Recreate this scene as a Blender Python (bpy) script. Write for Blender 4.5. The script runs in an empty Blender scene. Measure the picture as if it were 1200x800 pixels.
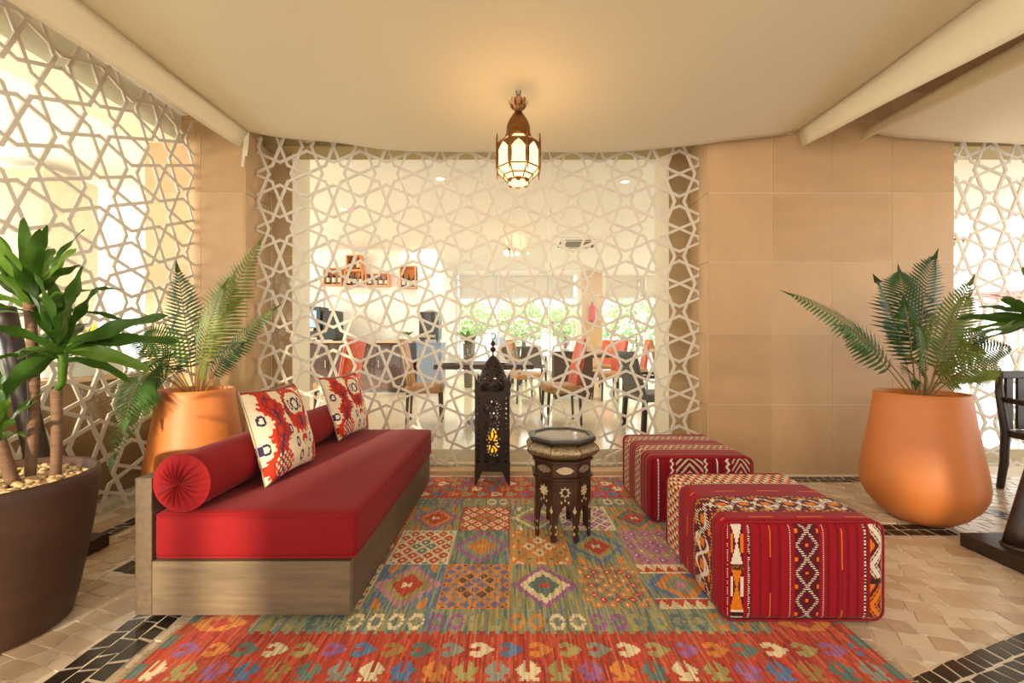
import bpy, bmesh, math, random
import numpy as np
from mathutils import Vector, Matrix
R = random.Random(7)
NR = np.random.RandomState(11)
sc = bpy.context.scene
col = sc.collection
PI = math.pi

def lin(c):
    return tuple(((v/255.0)/12.92 if v/255.0 <= .04045 else ((v/255.0+.055)/1.055)**2.4) for v in c)

# ------------------------------------------------------------------ camera
cam_d = bpy.data.cameras.new('camera'); cam_d.sensor_width = 36; cam_d.lens = 485/1200*36
cam_d.clip_start = .05; cam_d.clip_end = 300
cam = bpy.data.objects.new('camera', cam_d); col.objects.link(cam)
cam.location = (0, 0, 1.15); cam.rotation_euler = (PI/2, 0, 0)
sc.camera = cam
# ------------------------------------------------------------------ world, sun, large lights, exposure
w = bpy.data.worlds.new('world'); sc.world = w; w.use_nodes = True
bg = w.node_tree.nodes['Background']; bg.inputs[0].default_value = (1.0, .98, .96, 1); bg.inputs[1].default_value = 3.2
sd = bpy.data.lights.new('sun', 'SUN'); sd.energy = 6.0; sd.angle = math.radians(1.6); sd.color = (1, .82, .58)
sun = bpy.data.objects.new('sun', sd); col.objects.link(sun)
SUN = Vector((.15, .97, -.20)).normalized()
sun.rotation_euler = SUN.to_track_quat('-Z', 'Y').to_euler()
def area(name, loc, target, sx, sy, power, color):
    d = bpy.data.lights.new(name, 'AREA'); d.shape = 'RECTANGLE'; d.size = sx; d.size_y = sy; d.energy = power; d.color = color
    o = bpy.data.objects.new(name, d); col.objects.link(o); o.location = loc
    o.rotation_euler = (Vector(target)-Vector(loc)).to_track_quat('-Z', 'Y').to_euler(); return o
area('added_lobby_fill', (0.2, -3.4, 2.35), (0.1, 3.2, 1.5), 4.5, 1.3, 92, (1, .94, .85))  # unseen light added behind the camera as soft warm fill
area('dining_ceiling_light', (.5, 8, 3.15), (.5, 8, 0), 6, 5, 170, (1, .94, .84))
area('daylight_left_windows', (-8.6, 2.5, 1.8), (-3, 2.5, 1.2), 6, 2.6, 480, (1, .97, .91))
sc.view_settings.view_transform = 'Standard'; sc.view_settings.look = 'None'
sc.view_settings.exposure = .12; sc.view_settings.gamma = 1; sc.view_settings.use_curve_mapping = False
sc.cycles.use_denoising = True
sc.cycles.transparent_max_bounces = 24
sc.cycles.max_bounces = 10

# ------------------------------------------------------------------ helpers
def tag(o, label=None, cat=None, group=None, kind=None):
    if label: o['label'] = label
    if cat: o['category'] = cat
    if group: o['group'] = group
    if kind: o['kind'] = kind
    return o
def empty(name, loc=(0, 0, 0), rz=0, label=None, cat=None, group=None):
    o = bpy.data.objects.new(name, None); col.objects.link(o); o.location = loc; o.rotation_euler = (0, 0, rz)
    o.empty_display_size = .05
    return tag(o, label, cat, group)
def copy_tree(o, parent=None):
    c = o.copy(); col.objects.link(c); c.parent = parent
    for ch in list(o.children): copy_tree(ch, c)
    return c

class MB:
    def __init__(s): s.v = []; s.f = []; s.c = []
    def add(s, vs, fs):
        n = len(s.v); s.v += [tuple(p) for p in vs]; s.f += [tuple(i+n for i in f) for f in fs]; return s
    def box(s, x0, x1, y0, y1, z0, z1, rot=None, pivot=(0, 0, 0)):
        vs = [Vector((x, y, z)) for z in (z0, z1) for y in (y0, y1) for x in (x0, x1)]
        if rot is not None:
            pv = Vector(pivot); vs = [rot @ (p-pv)+pv for p in vs]
        return s.add(vs, [(0, 2, 3, 1), (4, 5, 7, 6), (0, 1, 5, 4), (2, 6, 7, 3), (0, 4, 6, 2), (1, 3, 7, 5)])
    def bar(s, a, b, w, t, up=(0, 0, 1), ext=0):
        a = Vector(a); b = Vector(b); d = (b-a).normalized(); a = a-d*ext; b = b+d*ext
        up = Vector(up); x = d.cross(up).normalized(); y = x.cross(d).normalized()
        vs = []
        for p in (a, b):
            for i, j in ((-1, -1), (1, -1), (1, 1), (-1, 1)): vs.append(p+x*(i*w/2)+y*(j*t/2))
        return s.add(vs, [(3, 2, 1, 0), (4, 5, 6, 7), (0, 1, 5, 4), (1, 2, 6, 5), (2, 3, 7, 6), (3, 0, 4, 7)])
    def tube(s, pts, r, n=8, cap=True, closed=False):
        pts = [Vector(p) for p in pts]; m = len(pts)
        rs = r if hasattr(r, '__len__') else [r]*m
        vs = []; prev = None
        for i, p in enumerate(pts):
            if closed: d = pts[(i+1) % m]-pts[i-1]
            else: d = pts[min(i+1, m-1)]-pts[max(i-1, 0)]
            d.normalize()
            if prev is None:
                x = d.orthogonal().normalized()
            else:
                x = prev-d*prev.dot(d)
                x = x.normalized() if x.length > 1e-6 else d.orthogonal().normalized()
            prev = x; y = d.cross(x)
            for k in range(n):
                a = 2*PI*k/n; vs.append(p+x*(math.cos(a)*rs[i])+y*(math.sin(a)*rs[i]))
        fs = []
        for i in range(m if closed else m-1):
            j = (i+1) % m
            for k in range(n):
                fs.append((i*n+k, i*n+(k+1) % n, j*n+(k+1) % n, j*n+k))
        if cap and not closed:
            fs.append(tuple(range(n-1, -1, -1))); fs.append(tuple((m-1)*n+k for k in range(n)))
        return s.add(vs, fs)
    def lathe(s, prof, n=32, c=(0, 0, 0), ph=0, cap=False):
        vs = []; fs = []; m = len(prof)
        for r, z in prof:
            for k in range(n):
                a = 2*PI*k/n+ph; vs.append((c[0]+r*math.cos(a), c[1]+r*math.sin(a), c[2]+z))
        for i in range(m-1):
            for k in range(n):
                fs.append((i*n+k, i*n+(k+1) % n, (i+1)*n+(k+1) % n, (i+1)*n+k))
        if cap:
            fs.append(tuple(range(n-1, -1, -1))); fs.append(tuple((m-1)*n+k for k in range(n)))
        return s.add(vs, fs)
    def prism(s, poly, o, u, v, nrm, t):
        o = Vector(o); u = Vector(u); v = Vector(v); nr = Vector(nrm); n = len(poly)
        vs = [o+u*a+v*b for a, b in poly]+[o+u*a+v*b+nr*t for a, b in poly]
        fs = [tuple(range(n-1, -1, -1)), tuple(range(n, 2*n))]
        fs += [(i, (i+1) % n, n+(i+1) % n, n+i) for i in range(n)]
        return s.add(vs, fs)
    def ball(s, c, r, n=8, m=6, sc=(1, 1, 1)):
        vs = [(c[0], c[1], c[2]-r*sc[2])]; fs = []
        for i in range(1, m):
            t = PI*i/m
            for k in range(n):
                a = 2*PI*k/n; vs.append((c[0]+r*sc[0]*math.sin(t)*math.cos(a), c[1]+r*sc[1]*math.sin(t)*math.sin(a), c[2]-r*sc[2]*math.cos(t)))
        vs.append((c[0], c[1], c[2]+r*sc[2])); L = len(vs)-1
        for k in range(n):
            fs.append((0, 1+(k+1) % n, 1+k))
            for i in range(m-2):
                fs.append((1+i*n+k, 1+i*n+(k+1) % n, 1+(i+1)*n+(k+1) % n, 1+(i+1)*n+k))
            fs.append((L, 1+(m-2)*n+k, 1+(m-2)*n+(k+1) % n))
        return s.add(vs, fs)
    def build(s, name, m, parent=None, smooth=False, bevel=0, cols=None, solid=0, recalc=False, seg=2, attr='Col'):
        me = bpy.data.meshes.new(name); me.from_pydata(s.v, [], s.f); me.update()
        if recalc:
            bm = bmesh.new(); bm.from_mesh(me); bmesh.ops.recalc_face_normals(bm, faces=bm.faces); bm.to_mesh(me); bm.free()
        if cols is not None:
            a = me.color_attributes.new(attr, 'FLOAT_COLOR', 'CORNER')
            cnt = np.array([len(f) for f in s.f]); arr = np.repeat(np.c_[np.asarray(cols, dtype=np.float32), np.ones(len(cnt), np.float32)], cnt, axis=0)
            a.data.foreach_set('color', arr.ravel())
        if m: me.materials.append(m)
        if smooth: me.polygons.foreach_set('use_smooth', [True]*len(me.polygons))
        o = bpy.data.objects.new(name, me); col.objects.link(o); o.parent = parent
        if solid:
            md = o.modifiers.new('thickness', 'SOLIDIFY'); md.thickness = solid; md.offset = 0
        if bevel:
            md = o.modifiers.new('bevel', 'BEVEL'); md.width = bevel; md.segments = seg; md.limit_method = 'ANGLE'; md.angle_limit = math.radians(40)
            if seg > 1:
                me.polygons.foreach_set('use_smooth', [True]*len(me.polygons))
                md.harden_normals = True
        return o

MATS = {}
def M(name, rgb, rough=.5, metal=0, noise=None, bump=None, sheen=0, emit=0, spec=.5, stretch=(1, 1, 1), trans=0, coat=0, emitc=None, ramp2=None):
    m = bpy.data.materials.new(name); m.use_nodes = True; nt = m.node_tree; N = nt.nodes; L = nt.links
    b = N['Principled BSDF']; c = lin(rgb)
    b.inputs['Base Color'].default_value = (*c, 1); b.inputs['Roughness'].default_value = rough; b.inputs['Metallic'].default_value = metal
    b.inputs['Specular IOR Level'].default_value = spec
    if sheen: b.inputs['Sheen Weight'].default_value = sheen; b.inputs['Sheen Roughness'].default_value = .4
    if coat: b.inputs['Coat Weight'].default_value = coat; b.inputs['Coat Roughness'].default_value = .08
    if emit:
        b.inputs['Emission Color'].default_value = (*(lin(emitc) if emitc else c), 1); b.inputs['Emission Strength'].default_value = emit
    tc = mp = None
    if noise or bump:
        tc = N.new('ShaderNodeTexCoord'); mp = N.new('ShaderNodeMapping'); mp.inputs['Scale'].default_value = stretch
        L.new(tc.outputs['Object'], mp.inputs['Vector'])
    if noise:
        t = N.new('ShaderNodeTexNoise'); t.inputs['Scale'].default_value = noise[0]; t.inputs['Detail'].default_value = 5; t.inputs['Roughness'].default_value = .6
        L.new(mp.outputs[0], t.inputs['Vector'])
        r = N.new('ShaderNodeValToRGB'); a = noise[1]; c2 = lin(ramp2) if ramp2 else [min(1, x*(1+a)) for x in c]
        r.color_ramp.elements[0].position = .3; r.color_ramp.elements[0].color = (*[x*(1-a) for x in c], 1)
        r.color_ramp.elements[1].position = .7; r.color_ramp.elements[1].color = (*c2, 1)
        L.new(t.outputs['Fac'], r.inputs[0]); L.new(r.outputs[0], b.inputs['Base Color'])
    if bump:
        t = N.new('ShaderNodeTexNoise'); t.inputs['Scale'].default_value = bump[0]; t.inputs['Detail'].default_value = 3
        L.new(mp.outputs[0], t.inputs['Vector'])
        bn = N.new('ShaderNodeBump'); bn.inputs['Strength'].default_value = bump[1]; bn.inputs['Distance'].default_value = bump[2] if len(bump) > 2 else .004
        L.new(t.outputs['Fac'], bn.inputs['Height']); L.new(bn.outputs[0], b.inputs['Normal'])
    if trans:
        out = N['Material Output']; tr = N.new('ShaderNodeBsdfTranslucent'); mx = N.new('ShaderNodeMixShader'); mx.inputs[0].default_value = trans
        tr.inputs[0].default_value = (*c, 1)
        if noise: L.new(r.outputs[0], tr.inputs[0])
        L.new(b.outputs[0], mx.inputs[1]); L.new(tr.outputs[0], mx.inputs[2]); L.new(mx.outputs[0], out.inputs[0])
    MATS[name] = m; return m
def MA(name, rough=.85, sheen=.1, bump=None, attr='Col'):
    m = M(name, (128, 128, 128), rough, sheen=sheen, bump=bump, spec=.25)
    a = m.node_tree.nodes.new('ShaderNodeAttribute'); a.attribute_name = attr
    m.node_tree.links.new(a.outputs['Color'], m.node_tree.nodes['Principled BSDF'].inputs['Base Color']); return m
def MG(name, tint=(245, 250, 246), refl=.9, rough=.0):
    m = bpy.data.materials.new(name); m.use_nodes = True; nt = m.node_tree; N = nt.nodes; L = nt.links
    N.remove(N['Principled BSDF']); tr = N.new('ShaderNodeBsdfTransparent'); tr.inputs[0].default_value = (*lin(tint), 1)
    g = N.new('ShaderNodeBsdfGlossy'); g.inputs['Roughness'].default_value = rough; fr = N.new('ShaderNodeFresnel'); fr.inputs[0].default_value = 1.45
    mu = N.new('ShaderNodeMath'); mu.operation = 'MULTIPLY'; mu.inputs[1].default_value = refl; L.new(fr.outputs[0], mu.inputs[0])
    mx = N.new('ShaderNodeMixShader'); L.new(mu.outputs[0], mx.inputs[0]); L.new(tr.outputs[0], mx.inputs[1]); L.new(g.outputs[0], mx.inputs[2])
    L.new(mx.outputs[0], N['Material Output'].inputs[0]); return m

stone = M('limestone', (199, 163, 120), .45, noise=(2.2, .07), bump=(60, .05), stretch=(2.2, 2.2, .6))
stone2 = M('limestone_b', (195, 159, 116), .45, noise=(2.6, .08), bump=(60, .05), stretch=(.7, 2.2, 2.0))
stone3 = M('limestone_c', (203, 167, 124), .45, noise=(2.0, .07), bump=(60, .05), stretch=(1.5, 2, 1))
grout = M('grout', (236, 222, 196), .9)
plaster = M('white_plaster', (240, 235, 225), .8, noise=(3, .02))
ceilm = M('ceiling_paint', (236, 222, 196), .85)
canopy_m = M('canopy_cloth', (246, 234, 206), .85, bump=(300, .08), trans=.25, sheen=.1)
lattice_m = M('lattice_cream', (222, 214, 198), .5)
glass = MG('clear_glass'); glass_green = MG('glass_edge', (205, 225, 205))
winglass = MG('window_glass', (240, 246, 246))
red = M('red_velvet', (132, 14, 20), .8, noise=(5, .10), sheen=.06, bump=(400, .05), spec=.25)
redpipe = M('red_piping', (120, 14, 20), .7, sheen=.3)
greywood = M('grey_oak', (112, 95, 73), .5, noise=(3.0, .28), bump=(30, .08), stretch=(1.2, 14, 14))
greywood_y = M('grey_oak_shaded', (96, 80, 61), .5, noise=(3.0, .28), bump=(30, .08), stretch=(14, 1.2, 14))  # grain runs lengthwise; darker tone paints in shade on the frame's side
terra = M('terracotta', (202, 120, 58), .5, noise=(3, .08), bump=(40, .06))
brownpot = M('brown_ceramic', (74, 48, 32), .55, noise=(4, .25), bump=(20, .12), stretch=(1, 1, 3))
gravel_m = M('gravel', (120, 96, 62), .8, noise=(40, .4))
pebble_m = M('pebbles', (188, 160, 116), .5, noise=(18, .3))
darkwood = M('dark_wood', (48, 32, 22), .4, noise=(4, .3), stretch=(6, 6, 1))
inlaywood = M('walnut', (62, 38, 24), .35, noise=(14, .45))
steel = M('pierced_silver', (165, 150, 120), .38, metal=.85, noise=(90, .55), bump=(90, .9, .006))
inlay = M('bone_inlay', (200, 180, 140), .35, noise=(60, .2))
brass = M('aged_brass', (128, 86, 46), .38, metal=.85, noise=(20, .3))
iron = M('pierced_iron', (52, 40, 30), .55, metal=.5, noise=(12, .25))
amber = M('amber_glass', (255, 176, 20), .4, emit=1.3)
lampglass = M('lit_glass', (255, 226, 170), .4, emit=7, emitc=(255, 222, 165))
def lamp_pane():
    m = bpy.data.materials.new('lamp_pane'); m.use_nodes = True; N = m.node_tree.nodes; L = m.node_tree.links; N.remove(N['Principled BSDF'])
    e = N.new('ShaderNodeEmission'); e.inputs[0].default_value = (*lin((255, 220, 160)), 1); e.inputs[1].default_value = 3.2; t = N.new('ShaderNodeBsdfTransparent'); t.inputs[0].default_value = (1, .9, .7, 1)
    x = N.new('ShaderNodeMixShader'); x.inputs[0].default_value = .5; L.new(e.outputs[0], x.inputs[1]); L.new(t.outputs[0], x.inputs[2]); L.new(x.outputs[0], N['Material Output'].inputs[0]); return m
lamppane = lamp_pane()
fern_a = M('fern_dark', (48, 84, 36), .5, noise=(9, .3), trans=.18)
fern_c = M('fern_mid', (72, 112, 48), .5, noise=(9, .25), trans=.2)
fern_b = M('fern_olive', (112, 124, 48), .55, noise=(9, .2), trans=.25)
leaf_m = M('dracaena_leaf', (64, 100, 32), .35, noise=(6, .35), trans=.42)
leaf_y = M('dracaena_leaf_light', (96, 134, 44), .35, noise=(6, .2), trans=.45)
stem_m = M('fern_stem', (150, 112, 56), .6)
cane_m = M('cane_bark', (112, 84, 60), .8, noise=(8, .35), bump=(30, .4), stretch=(1, 1, 12))
floorstone = [M('floor_stone_%d' % i, c, .22, noise=(9, .08)) for i, c in enumerate([(214, 196, 170), (206, 184, 156), (222, 206, 182), (196, 172, 144), (210, 190, 164)])]
floorgrout = M('floor_grout', (226, 214, 194), .3)
blackstone = M('black_stone', (48, 42, 36), .22, noise=(12, .3))
darkbrown = M('dark_counter', (70, 44, 30), .6, noise=(5, .2), stretch=(1, 1, 5))
dinefloor = M('dining_floor', (222, 206, 178), .12, noise=(1.5, .06))
orange_l = M('orange_leather', (206, 84, 44), .4)
tan_l = M('tan_fabric', (176, 128, 80), .7, noise=(25, .25), stretch=(1, 8, 1))
wicker = M('grey_wicker', (86, 80, 72), .6, noise=(90, .35), bump=(120, .6))
chairleg = M('chair_leg_wood', (70, 44, 30), .4)
black = M('black_plastic', (26, 26, 28), .3)
bluegrey = M('blue_grey_panel', (120, 134, 152), .4)
white = M('white_gloss', (240, 236, 228), .3)
crate_m = M('pine_crate', (228, 150, 84), .6, noise=(5, .2), stretch=(1, 6, 6))
redpaint = M('red_paint', (190, 26, 30), .3)
bottle_m = M('dark_bottle', (40, 26, 16), .15)
label_m = M('paper_label', (232, 222, 200), .7)
winframe = M('window_frame', (228, 226, 220), .4)
blind_m = M('roller_blind', (222, 214, 200), .8, trans=.4)
screen_m = M('lit_display', (120, 160, 220), .3, emit=1.5)
treegreen = M('tree_leaves', (160, 184, 128), .6, noise=(2, .3), trans=.3)
bark = M('tree_bark', (96, 76, 56), .9)
lawn = M('terrace_paving', (214, 206, 192), .8)
marble = M('brown_marble', (150, 118, 80), .15, noise=(3, .22))
rugm = MA('kilim_wool', .92, .1, bump=(180, .25, .003)); pouf_m = MA('woven_pouf_cloth', .9, .1, bump=(260, .3, .003)); ikat_m = MA('ikat_cotton', .9, .1, bump=(300, .2, .002))
fringe_m = M('fringe_wool', (176, 160, 128), .9)
gingham_m = MA('gingham', .8)
# ================================================================== STRUCTURE
def struct(name, mb, m, **k):
    return tag(mb.build(name, m, **k), kind='structure')
# ---- lounge floor: grout bed, dark mosaic bands, cream stone pieces
floor = struct('floor', MB().box(-2.75, 7, -4.5, 3.97, -.1, -.004), floorgrout)
BANDS = [  # start, end, width, rows, stone length
    ((-1.48, .9), (-1.48, 1.80), .20, 3, .085),
    ((-1.90, 2.03), (-1.90, 3.40), .20, 3, .085),
    ((-2.42, 2.38), (-2.42, 3.45), .10, 2, .075),
    ((1.15, 2.525), (2.66, 2.525), .15, 2, .075),
    ((1.70, 3.45), (3.82, 3.45), .13, 2, .08),
    ((1.22, 1.30), (3.1, 1.93), .135, 2, .062),
    ((3.25, 1.2), (3.25, 3.3), .14, 2, .075)]
def in_band(x, y, pad=0):
    for a, b, wd, r, l in BANDS:
        dx, dy = b[0]-a[0], b[1]-a[1]; L = math.hypot(dx, dy); u = ((x-a[0])*dx+(y-a[1])*dy)/L; v = abs((x-a[0])*dy-(y-a[1])*dx)/L
        if -pad < u < L+pad and v < wd/2+pad: return True
    return False
RUG = (-1.32, 1.34, 1.19, 3.487)
def piece(mb, q, z0, z1, ins):
    cx = sum(p[0] for p in q)/len(q); cy = sum(p[1] for p in q)/len(q)
    tp = []
    for x, y in q:
        d = math.hypot(x-cx, y-cy); k = max(.2, 1-ins/d); tp.append((cx+(x-cx)*k, cy+(y-cy)*k))
    n = len(q); mb.add([(x, y, z0) for x, y in tp]+[(cx+(x-cx)*.97, cy+(y-cy)*.97, z1) for x, y in tp], [tuple(range(n, 2*n))]+[(i, (i+1) % n, n+(i+1) % n, n+i) for i in range(n)])
pieces = []
ang = math.radians(-14); e1 = (math.cos(ang), math.sin(ang)); e2 = (-math.sin(ang), math.cos(ang))
v = -3.0; row = 0
while v < 6.5:
    h = R.uniform(.062, .088); u = -5+R.uniform(0, .1); sh = R.uniform(-.03, .03)
    while u < 6:
        l = R.uniform(.08, .15); sh2 = R.uniform(-.032, .032)
        q = [(u, v), (u+l, v), (u+l+sh2, v+h), (u+sh, v+h)]
        q = [(a+R.uniform(-.004, .004), b+R.uniform(-.006, .006)) for a, b in q]
        P = [(a*e1[0]+b*e2[0], a*e1[1]+b*e2[1]) for a, b in q]
        cx = sum(p[0] for p in P)/4; cy = sum(p[1] for p in P)/4
        if min(p[0] for p in P) > -2.72 and cx < 5.6 and cy > .6 and max(p[1] for p in P) < 3.56 and not in_band(cx, cy, .01) \
           and not (RUG[0]+.06 < cx < RUG[1]-.06 and RUG[2]+.06 < cy < RUG[3]-.06):
            vis = cy > 1.32 and abs(cx)/cy < 1.26 and not (-1.5 < cx < -.66 and cy > 1.75)
            pieces.append((cy if vis else 99+cy, P))
        u += l; sh = sh2
    v += h; row += 1
pieces.sort(key=lambda t: t[0])
for i, (d, P) in enumerate(pieces[:300]):
    mb = MB(); piece(mb, P, -.006, 0, .004); mb.build('floor_stone', floorstone[R.randrange(5)], floor)
for k in range(5):
    mb = MB()
    for d, P in pieces[300+k::5]: piece(mb, P, -.006, 0, .004)
    tag(mb.build('small_floor_stones', floorstone[k], floor), kind='stuff')
for a, b, wd, rows, sl in BANDS:
    dx, dy = b[0]-a[0], b[1]-a[1]; L = math.hypot(dx, dy); ex = (dx/L, dy/L); ey = (-dy/L, dx/L)
    def W(u, vv): return (a[0]+ex[0]*u+ey[0]*vv, a[1]+ex[1]*u+ey[1]*vv)
    g = MB(); g.add([(*W(u, s*wd/2), .0006) for u, s in ((0, -1), (L, -1), (L, 1), (0, 1))], [(0, 1, 2, 3)]); g.build('band_grout', floorgrout, floor)
    rh = wd/rows
    for r in range(rows):
        u = R.uniform(0, .03); sh = .008
        while u < L-.02:
            l = sl*R.uniform(.75, 1.3); s2 = R.uniform(-.02, .02); v0 = -wd/2+r*rh; j = lambda: R.uniform(-.004, .004)
            q = [W(u+j(), v0+j()), W(min(L, u+l)+j(), v0+j()), W(min(L, u+l+s2)+j(), v0+rh+j()), W(u+sh+j(), v0+rh+j())]
            mb = MB(); piece(mb, q, .0003, .0025, .006); mb.build('black_floor_stone', blackstone, floor)
            u += l; sh = s2
# ---- tiled stone walls
def tiled(name, core, ubs, zbs, y, joint=.003, mats=(stone, stone2, stone3)):
    wl = struct(name, MB().box(*core), grout)
    for i in range(len(ubs)-1):
        for k in range(len(zbs)-1):
            mb = MB().box(ubs[i]+joint/2, ubs[i+1]-joint/2, y-.0025, y+.01, zbs[k]+joint/2, zbs[k+1]-joint/2)
            mb.build('stone_tile', mats[R.randrange(3)], wl, bevel=.001, seg=1)
    return wl
ZB = [0, .605, 1.216, 1.835, 2.43, 3.05, 3.3]
wr = tiled('wall_back_right', (1.70, 3.818, 3.575, 3.96, -.05, 3.3), [1.70, 2.245, 2.764, 3.283, 3.818], ZB, 3.575)
wl = tiled('wall_back_left', (-3.17, -2.312, 3.575, 3.96, -.05, 3.3), [-3.17, -2.685, -2.312], [0, .60, 1.21, 1.82, 2.43, 3.05, 3.3], 3.575)
for w_, x0, x1 in ((wr, 1.688, 1.70), (wl, -2.312, -2.30)):      # reveals beside the screen
    for k in range(6): MB().box(x0, x1, 3.572, 3.96, ZB[k]+.002, ZB[k+1]-.002).build('reveal_tile', stone3, w_, bevel=.001, seg=1)
# ---- step and beam
struct('floor_step', MB().box(-2.312, 1.70, 3.575, 3.86, -.1, .03), stone3, bevel=.003)
struct('trim_header', MB().box(-3.17, 7, 3.82, 4.1, 2.95, 3.5), M('beam_paint', (178, 158, 112), .7))
struct('ceiling', MB().box(-3.0, 7, -4.5, 3.82, 3.3, 3.4), M('lounge_ceiling', (190, 156, 112), .8))
# ---- unseen wall behind the camera, slots added and shaped to throw the sun patches
def wall_openings(name, x0, x1, z0, z1, y0, y1, ops, m):
    xs = sorted({x0, x1, *[o[0] for o in ops], *[o[1] for o in ops]}); zs = sorted({z0, z1, *[o[2] for o in ops], *[o[3] for o in ops]})
    mb = MB()
    for i in range(len(xs)-1):
        for k in range(len(zs)-1):
            cx = (xs[i]+xs[i+1])/2; cz = (zs[k]+zs[k+1])/2
            if any(o[0] < cx < o[1] and o[2] < cz < o[3] for o in ops): continue
            mb.box(xs[i], xs[i+1], y0, y1, zs[k], zs[k+1])
    return struct(name, mb, m)
wall_openings('wall_sun_slots', -2.75, 7, 0, 3.3, -4.7, -4.5, [(-2.56, -2.34, 1.1, 2.15), (-2.27, -2.02, 1.1, 2.15), (1.30, 1.40, 1.46, 1.92)], plaster)
struct('wall_right', MB().box(7, 7.15, -4.7, -1.5, 0, 3.3), plaster)
# ---- star lattice screens
def clip(a, b, r):
    t0, t1 = 0.0, 1.0; dx, dy = b[0]-a[0], b[1]-a[1]
    for p, q in ((-dx, a[0]-r[0]), (dx, r[1]-a[0]), (-dy, a[1]-r[2]), (dy, r[3]-a[1])):
        if abs(p) < 1e-12:
            if q < 0: return None
            continue
        t = q/p
        if p < 0: t0 = max(t0, t)
        else: t1 = min(t1, t)
    if t0 >= t1: return None
    return (a[0]+dx*t0, a[1]+dy*t0), (a[0]+dx*t1, a[1]+dy*t1)
SEG = []
for k in range(4):
    ca, sa = [(1, 0), (0, 1), (-1, 0), (0, -1)][k]
    rot = lambda p: (p[0]*ca-p[1]*sa, p[0]*sa+p[1]*ca)
    for s in (-1, 1):
        SEG.append((rot((.5, 0)), rot((.14645, s*.14645)))); SEG.append((rot((.20711, 0)), rot((.41421, s*.5))))
def lattice(O, U, N, rect, star, pu, pv, wd=.0225, th=.012):
    """strap mesh in plane O + u*U + v*Z, N the room-facing normal; star = a four-point star's (u,v)"""
    O = Vector(O); U = Vector(U); N = Vector(N); Zv = Vector((0, 0, 1)); mb = MB()
    i0 = int((rect[0]-star[0])/pu)-2; i1 = int((rect[1]-star[0])/pu)+3; j0 = int((rect[2]-star[1])/pv)-2; j1 = int((rect[3]-star[1])/pv)+3
    for i in range(i0, i1):
        for j in range(j0, j1):
            cu = star[0]+(i+.5)*pu; cv = star[1]+(j+.5)*pv
            for si, (a, b) in enumerate(SEG):
                A = (cu+a[0]*pu, cv+a[1]*pv); B = (cu+b[0]*pu, cv+b[1]*pv)
                L = math.hypot(B[0]-A[0], B[1]-A[1]); ex = wd*.38/L
                A2 = (A[0]-(B[0]-A[0])*ex, A[1]-(B[1]-A[1])*ex); B2 = (B[0]+(B[0]-A[0])*ex, B[1]+(B[1]-A[1])*ex)
                c = clip(A2, B2, rect)
                if c is None: continue
                P = O+U*c[0][0]+Zv*c[0][1]; Q = O+U*c[1][0]+Zv*c[1][1]
                if (Q-P).length < .004: continue
                mb.bar(P, Q, wd, th+R.random()*.0024, up=N)
    def cl(p):
        q = Vector(p); u = (q-O).dot(U); q = q+U*(max(rect[0]+.0012, min(rect[1]-.0012, u))-u); return tuple(q)
    mb.v = [cl(p) for p in mb.v]
    return mb
def screen(label, O, U, N, rect, star, pu, pv):
    O = Vector(O); U = Vector(U); N = Vector(N)
    c = O+U*((rect[0]+rect[1])/2)+Vector((0, 0, rect[2]))
    t = empty('lattice_screen_panel', (0, 0, 0), 0, label, 'screen', 'star lattice screens')
    lattice(O+N*.012, U, N, rect, star, pu, pv).build('star_lattice', lattice_m, t)
    g = MB(); A = O+U*(rect[0]+.003); B = O+U*(rect[1]-.003); th = N*-.004
    vs = [A+Vector((0, 0, rect[2])), B+Vector((0, 0, rect[2])), B+Vector((0, 0, rect[3])), A+Vector((0, 0, rect[3]))]
    g.add(vs, [(0, 1, 2, 3)]); g.build('glass_pane', glass, t)
    r = MB(); r.bar(A+Vector((0, 0, rect[2]+.008)), B+Vector((0, 0, rect[2]+.008)), .022, .016); r.build('floor_channel', M('channel_grey', (178, 186, 160), .35), t)
    return t
ST = (-1.847, 2.411)
for x0, x1, lb in ((-2.298, -1.0, 'cream star lattice glass panel behind the red sofa'), (-1.0, .33, 'cream star lattice glass panel behind the black floor lantern'), (.33, 1.686, 'cream star lattice glass panel behind the red poufs')):
    screen(lb, (0, 3.735, 0), (1, 0, 0), (0, -1, 0), (x0, x1, .032, 2.98), ST, .4788, .4945)
screen('cream star lattice glass panel along the side behind the brown pot', (-2.75, 0, 0), (0, 1, 0), (1, 0, 0), (-.6, 3.565, .01, 3.02), (2.516, 2.375), .461, .4725)
screen('cream star lattice glass panel beyond the stone wall and right terracotta pot', (0, 3.735, 0), (1, 0, 0), (0, -1, 0), (3.83, 7, .032, 2.98), (4.30, 2.44), .4788, .505)
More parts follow.
